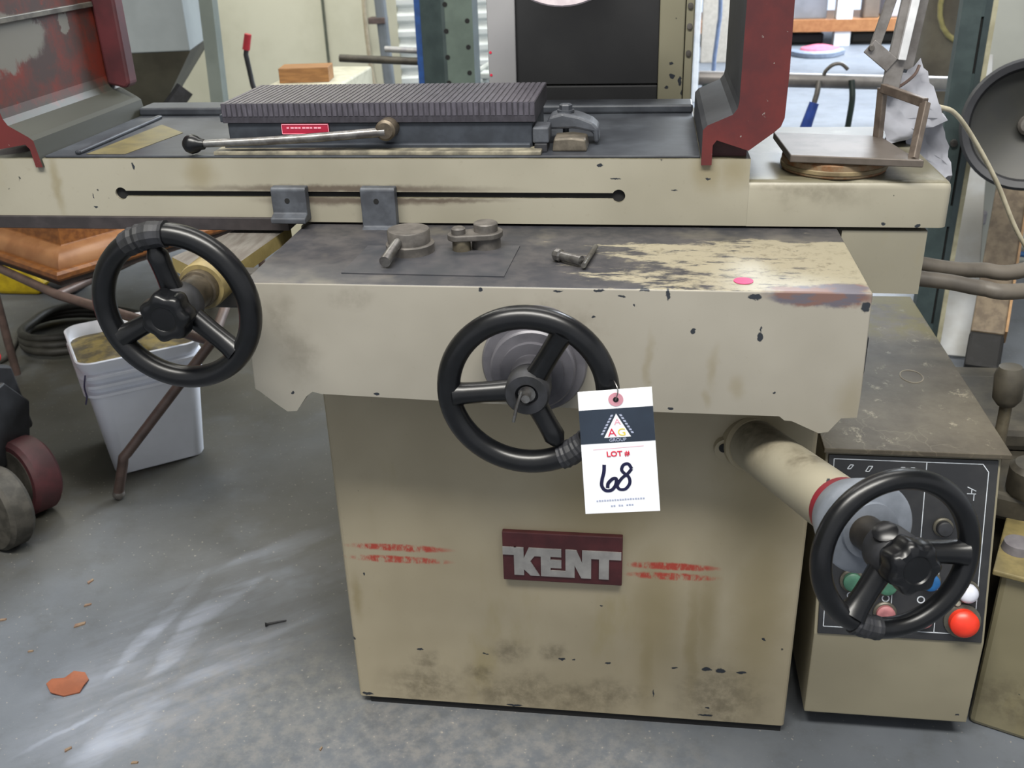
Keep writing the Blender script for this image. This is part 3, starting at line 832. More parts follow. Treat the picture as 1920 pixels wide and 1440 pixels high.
for i in range(NS):
    if me_strip is None:
        o = link('pole_strip', bm_mesh(bm, 'pole_strip'), M_POLE_A, topp)
        me_strip = o.data
    else:
        o = bpy.data.objects.new('pole_strip', me_strip)
        COL.objects.link(o)
        o.parent = topp
    o.location.x = CX0 + i * sw + sw * 0.15
box('end_step', CX0 - 0.006, CX0, CY0 + 0.006, CY1 - 0.02, 0.832, 0.842, M_CHBODY, CH, 0.001)
LVY = CY0 - 0.018
pv = (0.0651, 0.132, 0.826)
lathe('pivot_boss', [(0, 0), (0.013, 0), (0.013, 0.024), (0.010, 0.027), (0, 0.027)], (pv[0], CY0 + 0.004, pv[2]), (0, -1, 0), simple('brown_steel_boss', '#6f6557', '#4d463d', 0.4, 0.6, 40), CH, 24)
kb = (-0.1926, 0.125, 0.8098)
lv = tube('lever', [(pv[0], LVY, pv[2] - 0.002), (0.5 * (pv[0] + kb[0]), LVY - 0.001, 0.5 * (pv[2] + kb[2]) - 0.003), (kb[0] + 0.006, LVY - 0.003, kb[2])], [0.0062, 0.0058, 0.0048], M_STEEL, CH, 12, curve=5)
lab(lathe('ball_knob', [(0, -0.0125), (0.006, -0.0115), (0.0105, -0.0075), (0.0128, 0), (0.0105, 0.0075), (0.0075, 0.011), (0.0065, 0.016), (0, 0.016)], (kb[0], LVY - 0.003, kb[2]), (1, 0, -0.03), M_BLACK, lv, 24, xdir=(0, 0, 1)), 'glossy black ball knob')
a_, b_ = (-0.0779, 0.155, 0.8238), (-0.015, 0.155, 0.8236)
npl = lab(box('maker_label', a_[0], b_[0], CY0 + 0.0015, CY0 + 0.005, a_[2] - 0.0068, a_[2] + 0.0068, simple('crimson_label', '#a3213c', '#921d36', 0.4, 0.1, 20), CH), 'crimson label with pale border')
for z in (-0.0062, 0.0058):
    box('label_border', a_[0], b_[0], CY0 + 0.0010, CY0 + 0.0016, a_[2] + z, a_[2] + z + 0.0006, M_REDPALE, npl)
for x in (a_[0], b_[0] - 0.0006):
    box('label_border', x, x + 0.0006, CY0 + 0.0010, CY0 + 0.0016, a_[2] - 0.0062, a_[2] + 0.0064, M_REDPALE, npl)
for k in range(9):
    xx = a_[0] + 0.007 + k * 0.0052
    box('label_print', xx, xx + (0.0042 if k % 3 else 0.003), CY0 + 0.0010, CY0 + 0.0016, a_[2] + 0.0008, a_[2] + 0.0026, M_REDPALE, npl)

# hold-down clamp right of the chuck
CL = thing('hold_down_clamp', 'grey cast hold-down clamp with hex nut at the right end of the chuck', 'clamp', (0.29, 0.2, 0.7955))
cz = 0.7955
prism('clamp_arm', [(0.262, 0.822), (0.268, 0.832), (0.284, 0.836), (0.305, 0.832), (0.322, 0.825), (0.330, 0.817), (0.331, 0.799), (0.325, 0.7985), (0.323, 0.812), (0.300, 0.817), (0.266, 0.816)], 'Y', 0.185, 0.225, M_GREYCAST, CL, 0.003)
box('chuck_lug', 0.2495, 0.270, 0.150, 0.190, 0.806, 0.8255, M_GREYCAST, CL, 0.002)
box('chuck_lug_toe', 0.252, 0.268, 0.146, 0.18, 0.7955, 0.806, M_BLACKMATT, CL, 0.001)
lathe('washer', [(0, 0), (0.011, 0), (0.011, 0.003), (0, 0.003)], (0.287, 0.205, 0.8345), (0, 0, 1), M_GREYCAST, CL, 20)
lathe('hex_nut', [(0, 0), (0.0085, 0), (0.0085, 0.006), (0.007, 0.0075), (0, 0.0075)], (0.287, 0.205, 0.8372), (0, 0, 1), M_GREYCAST, CL, 6, smooth=False)
lathe('stud', [(0, 0), (0.004, 0), (0.004, 0.045), (0, 0.045)], (0.287, 0.205, 0.7975), (0, 0, 1), M_GREYCAST, CL, 12)
rb = prism('riser_block', [(0.274, 0.7955), (0.318, 0.7955), (0.316, 0.810), (0.298, 0.8125), (0.276, 0.811)], 'Y', 0.150, 0.19, simple('scratched_brown_block', '#6b6459', '#4d4840', 0.45, 0.4, 40), CL, 0.002)

# ------------------------------------------------------------------ tools on the housing top
HZ = 0.7072
K = thing('index_stop', 'round grey steel stop with a slanting pin, left of the two tools on the housing', 'stop', (0.114, 0.0155, 0.7072))
kc = (0.1153, 0.0156, 0.7072)
lathe('stop_base', [(0, 0), (0.029, 0), (0.029, 0.010), (0.027, 0.0115), (0, 0.0115)], kc, (0, 0, 1), M_DKSTEEL, K, 36)
lathe('stop_cap', [(0, 0), (0.0255, 0), (0.0255, 0.014), (0.0245, 0.0155), (0, 0.0155)], (kc[0] - 0.001, kc[1], HZ + 0.0115), (0, 0, 1), M_DKSTEEL, K, 36)
pe = (0.101, -0.052, 0.7259)
tube('stop_pin', [(kc[0] - 0.008, kc[1] - 0.012, HZ + 0.020), (pe[0], pe[1], HZ + 0.0085)], [0.0055, 0.0068], M_STEEL, K, 16)
K2 = thing('clamp_strap', 'grey steel clamp strap with two round posts, behind the slanting-pin stop', 'clamp', (0.1919, 0.0227, 0.7072))
c1, c2 = (0.2041, 0.0355, 0.7072), (0.1764, 0.0221, 0.7072)
lathe('large_post', [(0, 0), (0.0175, 0), (0.0175, 0.013), (0, 0.013)], c1, (0, 0, 1), M_DKSTEEL, K2, 28)
lathe('small_post', [(0, 0), (0.011, 0), (0.011, 0.013), (0, 0.013)], c2, (0, 0, 1), simple('brown_brass_post', '#6f6858', '#544e43', 0.4, 0.5, 40), K2, 24)
pts = []
for i in range(13):
    a = math.radians(-80 + 160 * i / 12)
    pts.append((c1[0] + 0.0205 * math.cos(a), c1[1] + 0.0205 * math.sin(a)))
for i in range(13):
    a = math.radians(100 + 160 * i / 12)
    pts.append((c2[0] - 0.003 + 0.0135 * math.cos(a), c2[1] + 0.0135 * math.sin(a)))
prism('strap', pts, 'Z', HZ + 0.013, HZ + 0.020, M_DKSTEEL, K2, 0.0012)
lathe('large_cap', [(0, 0), (0.0145, 0), (0.0145, 0.009), (0.0135, 0.010), (0, 0.010)], (c1[0], c1[1], HZ + 0.020), (0, 0, 1), M_DKSTEEL, K2, 28)
lathe('small_cap', [(0, 0), (0.0085, 0), (0.0085, 0.006), (0.006, 0.008), (0, 0.008)], (c2[0] - 0.003, c2[1], HZ + 0.020), (0, 0, 1), M_DKSTEEL, K2, 20)
KY = thing('chuck_key', 'small bright steel chuck key with crossbar on the worn housing paint', 'key', (0.315, -0.0039, 0.7065))
ka, kb2 = (0.2947, -0.0122, 0.7135), (0.323, -0.0319, 0.7135)
tube('key_shank', [ka, kb2], [0.0052, 0.0058], M_STEEL, KY, 14)
kd = (Vector(kb2) - Vector(ka)).normalized()
lathe('key_gear', [(0, -0.006), (0.0042, -0.006), (0.0075, -0.002), (0.0075, 0.004), (0.005, 0.006), (0, 0.006)], ka, kd, M_STEEL, KY, 9, smooth=False, xdir=(0, 0, 1))
q0, q1 = (0.3261, -0.0425, 0.7115), (0.336, 0.0272, 0.7115)
tube('crossbar', [q0, q1], 0.0030, M_STEEL, KY, 10)

# ------------------------------------------------------------------ lot tag tied to the middle handwheel
TGY = -0.2085
TL, TR, BR, BL = (Vector((0.3311, -0.2085, 0.6356)), Vector((0.4044, -0.2085, 0.644)), Vector((0.4177, -0.2085, 0.5003)), Vector((0.3395, -0.2085, 0.492)))
TG = thing('lot_tag', 'white card lot tag with dark band, numbered 68, hanging from middle handwheel', 'tag', tuple((TL + TR) / 2))
def tp(u, v, d=0.0):
    p = TL.lerp(TR, u).lerp(BL.lerp(BR, u), v)
    return p + Vector((0, -d, 0))
def card(name, quad, d0, d1, m, parent):
    bm = bmesh.new()
    A = [bm.verts.new(tp(u, v, d0)) for u, v in quad]
    B = [bm.verts.new(tp(u, v, d1)) for u, v in quad]
    bm.faces.new(A)
    bm.faces.new(B[::-1])
    k = len(quad)
    for i in range(k):
        bm.faces.new((A[i], B[i], B[(i + 1) % k], A[(i + 1) % k]))
    return link(name, bm_mesh(bm), m, parent)
Q = lambda a, b, c, d: [(a, c), (b, c), (b, d), (a, d)]
cd = card('card', Q(0, 1, 0, 1), 0, 0.0006, M_WHITE, TG)
band = card('dark_band', Q(0, 1, 0.145, 0.415), 0.0006, 0.0008, M_NAVY, cd)
ex = (TR - TL).normalized()
ez = (TL - BL).normalized()
ez = (ez - ex * ez.dot(ex)).normalized()
en = Vector((0, -1, 0))
W_ = (TR - TL).length
H_ = (TL - BL).length
def TM(u, v, d=0.0009, rot=0.0, rise=None):
    p = tp(u, v, d)
    return Matrix(((ex.x, ez.x, en.x, p.x), (ex.y, ez.y, en.y, p.y), (ex.z, ez.z, en.z, p.z), (0, 0, 0, 1))) @ Matrix.Rotation(rot, 4, 'Z')
pc = tp(0.51, 0.075, 0.0007)
lathe('eyelet_patch', [(0, 0), (0.0075, 0), (0.0075, 0.0003), (0, 0.0003)], pc, (0, -1, 0), simple('dusty_pink_patch', '#c98f9c', '#bf8491', 0.6), TG, 24)
lathe('eyelet_hole', [(0, 0), (0.0029, 0), (0.0029, 0.0003), (0, 0.0003)], pc + Vector((0, -0.0003, 0)), (0, -1, 0), M_HOLE, TG, 16)
card('logo_triangle', [(0.50, 0.185), (0.68, 0.372), (0.32, 0.372)], 0.0008, 0.0010, M_WHITE, TG)
for s in (-1, 1):
    for k in range(7):
        f = 0.06 + k * 0.125
        u, v = 0.50 + s * (0.045 + 0.185 * f), 0.182 + 0.185 * f
        card('logo_side_lettering', [(u - 0.016, v), (u + 0.016, v), (u + 0.016 + 0.012 * s, v + 0.014), (u - 0.016 + 0.012 * s, v + 0.014)], 0.0008, 0.0010, M_GREYINK, TG)
text('logo_foot_lettering', 'GROUP', 0.0052, TM(0.50, 0.394), M_GREYINK, TG)
text('logo_letter', 'A', 0.010, TM(0.51, 0.25, 0.0011), M_REDPALE, TG)
text('logo_letter', 'A', 0.013, TM(0.43, 0.335, 0.0011), M_REDINK, TG)
text('logo_letter', 'G', 0.012, TM(0.56, 0.335, 0.0011), M_YELINK, TG)
card('red_rule', [(0.16, 0.462), (0.84, 0.452), (0.84, 0.455), (0.16, 0.465)], 0.0006, 0.0008, M_REDPALE, TG)
text('lot_heading', 'LOT #', 0.0085, TM(0.49, 0.507), M_REDINK, TG, bold=0.0002)
# number written by hand, ribbon strokes
def ribbon(name, pts, w):
    P = catmull([tp(u, v, 0) for u, v in pts], 8)
    bm = bmesh.new()
    L, Rr = [], []
    for i, p in enumerate(P):
        tg = (P[min(i + 1, len(P) - 1)] - P[max(i - 1, 0)]).normalized()
        s = tg.cross(Vector((0, 1, 0))).normalized() * w
        L.append((bm.verts.new(p + s + Vector((0, -0.0006, 0))), bm.verts.new(p + s + Vector((0, -0.0009 - 0.00001 * (i % 5), 0)))))
        Rr.append((bm.verts.new(p - s + Vector((0, -0.0006, 0))), bm.verts.new(p - s + Vector((0, -0.0009 - 0.00001 * (i % 5), 0)))))
    for i in range(len(P) - 1):
        bm.faces.new((L[i][1], L[i + 1][1], Rr[i + 1][1], Rr[i][1]))
        bm.faces.new((L[i][0], L[i][1], L[i + 1][1], L[i + 1][0]))
        bm.faces.new((Rr[i][0], Rr[i + 1][0], Rr[i + 1][1], Rr[i][1]))
    return link(name, bm_mesh(bm), M_INK, TG)
ribbon('digit_six', [(0.295, 0.59), (0.285, 0.65), (0.255, 0.71), (0.245, 0.765), (0.29, 0.805), (0.37, 0.805), (0.43, 0.765), (0.445, 0.715), (0.40, 0.71), (0.335, 0.745), (0.32, 0.785)], 0.00185)
ribbon('digit_eight', [(0.66, 0.635), (0.62, 0.595), (0.555, 0.60), (0.525, 0.64), (0.565, 0.675), (0.615, 0.705), (0.62, 0.755), (0.56, 0.80), (0.48, 0.80), (0.455, 0.765), (0.52, 0.71), (0.60, 0.675), (0.66, 0.635)], 0.0017)
for row, (v, u0, n_) in enumerate(((0.893, 0.16, 19), (0.94, 0.35, 9))):
    for k in range(n_):
        if row and k in (2, 5):
            continue
        u = u0 + k * 0.0345
        card('fine_print_mark', Q(u, u + 0.024, v - 0.006 - (k % 2) * 0.002 - (k * 0.0004), v + 0.008 - (k * 0.0004)), 0.0006, 0.0008, M_GREYINK, TG)
# wire tie to the rim
tube('tie_wire', [pc + Vector((0, -0.002, 0)), pc + Vector((0.002, -0.004, 0.012)), pc + Vector((-0.002, 0.004, 0.018)), pc + Vector((-0.004, 0.016, 0.012))], 0.0006, M_STEEL, TG, 6, curve=4)

# ------------------------------------------------------------------ control cabinet
CB = thing('control_cabinet', 'cream control cabinet with black sloping button panel and grimy brown lid', 'cabinet', (0.747, 0.3, 0))
M_CAB = cream('cream_cabinet_paint', a='#857f6c', b='#7a7462', speck=0.80, grime=0.68, chips=[((0.842, 0.012, 0.046), (0.004, None, 0.002))])
t = NT('scratched_grimy_brown_lid')
lc = t.mix(t.ramp(t.noise(9, 6, 0.7), 0.3, 0.7), S('#5d574b'), S('#474138'))
lc = t.mix(t.ramp(t.noise(30, 5, 0.75, stretch=(1.2, 0.8, 1)), 0.58, 0.72), lc, S('#8d8675'))
sv = t.n('ShaderNodeTexVoronoi')
sv.feature = 'DISTANCE_TO_EDGE'
sv.inputs['Scale'].default_value = 22
t.l(t.vmath('ADD', t.pos, t.vmath('MULTIPLY', t.noise(12, 3, color=True), (0.09, 0.09, 0.09))), sv.inputs['Vector'])
scr = t.math('MULTIPLY', t.math('SUBTRACT', 1.0, t.ramp(sv.outputs['Distance'], 0.004, 0.03)), t.ramp(t.noise(6, 3), 0.48, 0.62))
lc = t.mix(t.math('MULTIPLY', scr, 0.13), lc, S('#9a927d'))
back = t.ramp(t.xyz()[1], 0.42, 0.50)
lc = t.mix(t.math('MULTIPLY', back, t.ramp(t.noise(25, 4), 0.35, 0.6)), lc, S('#5d5630'))
t.bump(t.noise(80, 3), 0.15)
M_LID = t.done(lc, 0.6, 0.1, 0.3)
CX, CW = 0.637, 0.857
FY, PZ0, PY1, PZ1 = 0.012, 0.172, 0.082, 0.420
prism('cabinet_body', [(FY, 0.032), (FY, PZ0), (PY1, PZ1), (0.63, PZ1), (0.63, 0.032)], 'X', CX, CW, M_CAB, CB, 0.002)
lid = prism('lid', [(PY1 - 0.012, PZ1 + 0.001), (PY1 - 0.012, PZ1 + 0.008), (0.64, PZ1 + 0.008), (0.64, PZ1 + 0.001)], 'X', CX - 0.004, CW + 0.008, M_LID, CB, 0.001)
for fx in (CX + 0.03, CW - 0.03):
    for fy in (0.2, 0.58):
        box('foot', fx - 0.015, fx + 0.015, fy - 0.015, fy + 0.015, 0.0, 0.033, M_BLACKMATT, CB)
tube('lid_ring_mark', [(0.792 + 0.016 * math.cos(a * math.pi / 12), 0.30 + 0.022 * math.sin(a * math.pi / 12), PZ1 + 0.0082) for a in range(25)], 0.0009, simple('pale_cup_ring', '#9c9587', '#8b8477', 0.6), lid, 5)
# sloping panel
sl = Vector((0, PY1 - FY, PZ1 - PZ0))
SL = sl.length
sl.normalize()
nrm = Vector((0, -sl.z, sl.y))
M_PANEL = simple('black_panel_film', '#1e1f22', '#2b2b2c', 0.42, 0, 18, 0.4, 0.75)
PM = Matrix(((1, sl.x, nrm.x, CX), (0, sl.y, nrm.y, FY), (0, sl.z, nrm.z, PZ0), (0, 0, 0, 1)))   # x right, y up the slope, z out
pw = CW - CX
pan = box('button_panel', 0.004, pw - 0.004, 0.002, SL - 0.006, 0.0, 0.003, M_PANEL, CB, 0.0008, M=PM)
def line(x0, y0, x1, y1, w=0.0011):
    d = Vector((x1 - x0, y1 - y0, 0))
    L = d.length
    a = math.atan2(d.y, d.x)
    box('panel_line', 0, L, -w / 2, w / 2, 0.003, 0.0033, M_LINE, pan, M=PM @ Matrix.Translation((x0, y0, 0)) @ Matrix.Rotation(a, 4, 'Z'))
# panel picture units: pixels of the drawing are given as fractions of width and slope length
def pf(u, v):
    return (u * pw, v * SL)
def pline(u0, v0, u1, v1, w=0.0011):
    line(*pf(u0, v0), *pf(u1, v1), w)
pline(0.05, 0.05, 0.90, 0.05)
pline(0.93, 0.08, 0.93, 0.915)
pline(0.93, 0.915, 0.895, 0.955)
pline(0.895, 0.955, 0.05, 0.955)
pline(0.05, 0.955, 0.05, 0.05)
pline(0.58, 0.955, 0.58, 0.42)
pline(0.70, 0.42, 0.70, 0.05)
pline(0.44, 0.30, 0.44, 0.10)
for (u, v, w, h) in ((0.235, 0.915, 0.040, 0.020), (0.42, 0.915, 0.040, 0.020), (0.475, 0.915, 0.040, 0.020), (0.13, 0.92, 0.035, 0.015)):
    pline(u, v - h, u + w * 0.5, v - h)
    pline(u + w * 0.5, v - h, u + w, v + h * 0.4)
    pline(u + w, v + h * 0.4, u + w * 0.45, v + h * 0.4)
    pline(u + w * 0.45, v + h * 0.4, u, v - h)
pline(0.82, 0.80, 0.87, 0.80); pline(0.82, 0.835, 0.87, 0.815); pline(0.845, 0.80, 0.845, 0.825); pline(0.86, 0.80, 0.86, 0.765)
def button(name, u, v, r, m, h=0.010, ring='#5c5a52', dome=0.0, label=None):
    x, y = pf(u, v)
    org = PM @ Vector((x, y, 0.003))
    rg = lathe('bezel', [(0, 0), (r * 1.28, 0), (r * 1.28, 0.003), (r * 1.12, 0.0045), (0, 0.0045)], org, nrm, M_RING, pan, 24)
    b = lathe(name, [(0, 0.004), (r, 0.004), (r, h), (r * 0.85, h + 0.0015 + dome * 0.4), (r * 0.45, h + 0.002 + dome * 0.9), (0, h + 0.002 + dome)], org, nrm, m, pan, 28)
    if label:
        lab(b, label)
    return b
M_RING = simple('dull_bezel', '#5c594f', '#47453e', 0.45, 0.4, 40)
M_GRN = simple('dusty_green_button', '#3d6a55', '#2f5545', 0.5, 0, 30)
M_PNK = simple('dusty_pale_red_button', '#a2686a', '#7d4d50', 0.55, 0, 40)
M_BLU = simple('blue_button', '#17568c', '#124a7b', 0.4, 0, 30)
M_WHT = simple('white_lamp_cap', '#c9ccd6', '#b9bcc8', 0.4, 0, 30)
M_EST = simple('orange_red_mushroom', '#d8361f', '#c82d1a', 0.38, 0, 30)
button('push_button', 0.20, 0.31, 0.0125, M_GRN, label='dusty green push button')
button('push_button', 0.40, 0.30, 0.0125, M_GRN, label='green push button behind the handwheel')
button('push_button', 0.645, 0.335, 0.0115, M_BLU, 0.013, label='blue push button')
button('indicator_lamp', 0.865, 0.285, 0.0125, M_WHT, 0.012, dome=0.004, label='white round indicator lamp')
button('push_button', 0.20, 0.15, 0.0120, M_PNK, label='faded red push button under the green one')
button('push_button', 0.405, 0.145, 0.0120, M_PNK, label='faded red push button in the middle')
button('push_button', 0.625, 0.13, 0.0120, M_PNK, label='faded red push button beside the white line')
button('emergency_stop', 0.855, 0.125, 0.0185, M_EST, 0.014, dome=0.006, label='orange red mushroom stop button')
button('selector_knob', 0.25, 0.70, 0.016, M_BLACKMATT, 0.016, label='black rotary selector')
button('selector_knob', 0.70, 0.62, 0.010, M_BLACKMATT, 0.012)
button('pilot_dot', 0.815, 0.225, 0.0045, simple('dull_white_dot', '#8c8c80', '#7d7d72', 0.5), 0.005)
for u, v in ((0.20, 0.228), (0.405, 0.222), (0.61, 0.225)):
    x, y = pf(u, v)
    lathe('panel_ring', [(0.0036, 0), (0.0052, 0), (0.0052, 0.0004), (0.0036, 0.0004)], PM @ Vector((x, y, 0.003)), nrm, M_LINE, pan, 20, closed=True)

# ------------------------------------------------------------------ things on the right end of the table
dz = 0.7662
dc = (0.6289, 0.1724, 0.78)
dk = thing('round_disc', 'rusty round steel disc lying flat on the right end of the table', 'disc', (0.606, 0.135+0.045, 0.7662))
dcx, dcy, dr = 0.626, 0.190, 0.064
lathe('disc_body', [(0, 0), (dr - 0.002, 0), (dr, 0.002), (dr, 0.016), (dr - 0.003, 0.019), (0, 0.019)], (dcx, dcy, dz), (0, 0, 1), M_RUST, dk, 48)
lathe('disc_rim', [(dr, 0.004), (dr + 0.0012, 0.005), (dr + 0.0012, 0.009), (dr, 0.010)], (dcx, dcy, dz), (0, 0, 1), simple('yellow_brown_rim', '#77694d', '#5c4f38', 0.6, 0, 40), dk, 48, closed=True)
SP = thing('angle_frame_plate', 'brown steel plate with an open bent-bar frame, resting on the rusty disc', 'steel plate', (0.62, 0.2, 0.7855))
pz = 0.7857
M_PLT = simple('brown_grey_mill_plate', '#5d5650', '#4c453f', 0.5, 0.35, 22, bump=0.1)
p_fl, p_fr, p_br, p_bl = (0.5648, 0.1357), (0.7138, 0.1086), (0.6903, 0.2444), (0.5584, 0.2694)
prism('plate', [p_fl, p_fr, (p_fr[0] - 0.008, p_fr[1] + 0.02), p_br, p_bl], 'Z', pz, pz + 0.009, M_PLT, SP, 0.0012)
M_FRM = simple('brown_bent_bar', '#6f655c', '#554c45', 0.5, 0.3, 40)
fA = Vector((p_br[0] - 0.004, p_br[1] - 0.006, pz + 0.007))
fB = Vector((0.6838, 0.235, 0.8562))
fC = Vector((0.7185, 0.16, 0.8508))
fD = Vector((p_fr[0] - 0.010, p_fr[1] + 0.012, pz + 0.007))
for a, b in ((fA, fB), (fB, fC), (fC, fD)):
    bar('frame_bar', a, b, 0.011, 0.008, M_FRM, SP, up=(1, 0.6, 0), bev=0.001)

# folded fixture with flat arms behind the plate
FX = thing('wrapped_fixture', 'grey cloth-wrapped fixture with folded flat metal arms behind the steel plate', 'fixture', (0.74, 0.30, 0.70))
M_CLOTH = simple('grey_crumpled_wrap', '#9fa1aa', '#8b8c94', 0.75, 0, 12, bump=0.5)
random.seed(11)
def wrap(name, quad_f, quad_b, m, amp):
    bm = bmesh.new()
    N, Mm = 9, 9
    def grid(q):
        return [[bm.verts.new(Vector(q[0]).lerp(Vector(q[1]), i / N).lerp(Vector(q[3]).lerp(Vector(q[2]), i / N), j / Mm) + Vector((random.uniform(-amp, amp), random.uniform(-amp, amp), random.uniform(-amp, amp)))) for i in range(N + 1)] for j in range(Mm + 1)]
    F_, B_ = grid(quad_f), grid(quad_b)
    for gq, fl_ in ((F_, False), (B_, True)):
        for j in range(Mm):
            for i in range(N):
                q = (gq[j][i], gq[j][i + 1], gq[j + 1][i + 1], gq[j + 1][i])
                bm.faces.new(q[::-1] if fl_ else q)
    rim = [(0, i) for i in range(N)] + [(j, N) for j in range(Mm)] + [(Mm, i) for i in range(N, 0, -1)] + [(j, 0) for j in range(Mm, 0, -1)]
    for k in range(len(rim)):
        a, b = rim[k], rim[(k + 1) % len(rim)]
        bm.faces.new((F_[a[0]][a[1]], B_[a[0]][a[1]], B_[b[0]][b[1]], F_[b[0]][b[1]]))
    return soften(link(name, bm_mesh(bm), m, FX), 60)
yf, yb = 0.30, 0.38
wrap('wrapped_head', [(0.6919, 0.3, 0.8387), (0.7406, 0.3, 0.8807), (0.7844, 0.3, 0.8015), (0.7111, 0.3, 0.7685)], [(0.7106, 0.38, 0.8288), (0.7589, 0.38, 0.8605), (0.7995, 0.38, 0.7954), (0.7282, 0.38, 0.7585)], M_CLOTH, 0.0035)
wrap('wrapped_skirt', [(0.7431, 0.33, 0.7836), (0.7882, 0.33, 0.7985), (0.8125, 0.33, 0.7214), (0.758, 0.33, 0.7062)], [(0.7709, 0.44, 0.7651), (0.8112, 0.44, 0.7757), (0.8404, 0.44, 0.682), (0.7895, 0.44, 0.6737)], M_CLOTH, 0.003)
M_ARM = simple('scuffed_aluminium_arm', '#807d7b', '#66625f', 0.4, 0.25, 30)
M_ARMB = simple('bright_arm_face', '#d5d7da', '#c3c5c8', 0.35, 0.1, 30)
bar('flat_arm', (0.7039, 0.29, 0.8403), (0.72, 0.29, 0.9917), 0.022, 0.008, M_ARM, FX, up=(0, 1, 0), bev=0.001)
bar('bright_arm', (0.713, 0.284, 0.8832), (0.7237, 0.284, 0.992), 0.010, 0.010, M_ARMB, FX, up=(0, 1, 0), bev=0.001)
bar('flat_arm', (0.726, 0.31, 0.8674), (0.7376, 0.31, 0.9902), 0.016, 0.008, M_ARM, FX, up=(0, 1, 0), bev=0.001)
bar('flat_arm', (0.6792, 0.29, 0.8986), (0.7009, 0.29, 0.9922), 0.013, 0.006, M_ARM, FX, up=(0, 1, 0), bev=0.001)
bar('link_plate', (0.6718, 0.287, 0.9004), (0.7026, 0.287, 0.8763), 0.020, 0.006, M_ARM, FX, up=(0, 1, 0), bev=0.001)
lathe('link_rivet', [(0, 0), (0.004, 0), (0.003, 0.003), (0, 0.003)], (0.674, 0.283, 0.8983), (0, -1, 0), M_DKSTEEL, FX, 12)
tube('wrap_cord', [(0.7001, 0.292, 0.842), (0.7182, 0.288, 0.8506), (0.733, 0.288, 0.8639), (0.7383, 0.292, 0.8752)], 0.002, M_BROWNPIPE, FX, 6, curve=4)
box('fixture_mount', 0.757, 0.790, 0.36, 0.44, 0.66, 0.80, M_GREYCAST, FX, 0.004)
# white cable from the fixture
tag(tube('cable', [(0.7975, 0.4, 0.8028), (0.8276, 0.42, 0.79), (0.8682, 0.45, 0.7472), (0.9212, 0.48, 0.6762), (0.9703, 0.5, 0.5951), (1.0212, 0.52, 0.5274), (1.0924, 0.56, 0.4203), (1.16, 0.74, 0.25), (1.24, 0.86, 0.006), (1.5, 0.9, 0.006)], 0.0036, simple('cream_white_cable', '#b9b29c', '#a49d88', 0.5), None, 8, curve=6), 'cream white cable curving down right of the wrapped fixture', 'cable')

# plank under the left of the table
pk = prism('wooden_plank', [(-0.0831, 0.1543), (-0.1312, 0.2042), (-0.1909, 0.0184), (-0.1353, -0.0294), (-0.0966, -0.0021)], 'Z', 0.676, 0.694, [simple('grey_weathered_plank', '#65625d', '#55504b', 0.6, 0, 20, stretch=(6, 1, 1)), simple('yellow_pine_edge', '#97895a', '#837548', 0.6, 0, 25)], None, 0, matfn=lambda i: 1)
tag(pk, 'grey-topped plank with yellow pine edge behind the left handwheel', 'plank')

# ------------------------------------------------------------------ left: pail, stand with wooden cornice, pallet truck
PL = thing('plastic_pail', 'white square plastic pail full of yellow-brown sludge on the floor behind the stand leg', 'pail', (-0.69, 0.73, 0))
pail_c = Vector((-0.690, 0.735, 0))
pa = math.radians(36)
def sq(r, z, half, n=5):
    """rounded square ring"""
    out = []
    for k in range(4):
        a0 = k * math.pi / 2
        for i in range(n + 1):
            a = a0 + (i / n) * math.pi / 2
            sx = (half - r) * (1 if k in (0, 3) else -1)
            sy = (half - r) * (1 if k in (0, 1) else -1)
            x, y = sx + r * math.cos(a), sy + r * math.sin(a)
            out.append(Vector((x * math.cos(pa) - y * math.sin(pa), x * math.sin(pa) + y * math.cos(pa), z)) + pail_c)
    return out
def loft(name, rings, m, parent, cap0=False, cap1=False, ang=40):
    bm = bmesh.new()
    V = [[bm.verts.new(p) for p in r] for r in rings]
    for a, b in zip(V[:-1], V[1:]):
        n = len(a)
        for i in range(n):
            bm.faces.new((a[i], a[(i + 1) % n], b[(i + 1) % n], b[i]))
    if cap0:
        bm.faces.new(V[0][::-1])
    if cap1:
        bm.faces.new(V[-1])
    return soften(link(name, bm_mesh(bm), m, parent), ang)
M_PAIL = simple('white_pail_plastic', '#dde1ea', '#d2d6df', 0.4, 0, 5)
M_PAIL.node_tree.nodes['Principled BSDF'].inputs['Subsurface Weight'].default_value = 0.0
rings = [sq(0.02, 0.0, 0.090), sq(0.03, 0.004, 0.095), sq(0.032, 0.190, 0.112)]
for k in range(3):
    z = 0.196 + k * 0.021
    h = 0.1125 + k * 0.0015
    rings += [sq(0.032, z, h), sq(0.034, z + 0.003, h + 0.009), sq(0.034, z + 0.009, h + 0.009), sq(0.032, z + 0.011, h)]
rings += [sq(0.034, 0.264, 0.123), sq(0.034, 0.276, 0.124), sq(0.032, 0.278, 0.121), sq(0.032, 0.264, 0.118), sq(0.030, 0.249, 0.116)]
loft('pail_body', rings, M_PAIL, PL, cap0=True)
sl_ = loft('sludge', [sq(0.030, 0.2505, 0.116), sq(0.02, 0.259, 0.07), sq(0.01, 0.263, 0.03)], simple('yellow_brown_sludge', '#6f5f28', '#3f3518', 0.5, 0, 35, 0.4, 0.6, bump=0.9), PL, cap1=True)
sl_['kind'] = 'stuff'
e0, e1 = sq(0.034, 0.254, 0.126), sq(0.034, 0.204, 0.124)
tube('pail_handle', [e0[15], (e0[15] + e1[15]) / 2 + Vector((-0.006, -0.004, 0)), e1[14], e1[13] + Vector((0, 0, -0.02))], 0.0018, simple('dark_wire', '#4b4766', '#3a3752', 0.5), PL, 6, curve=4)

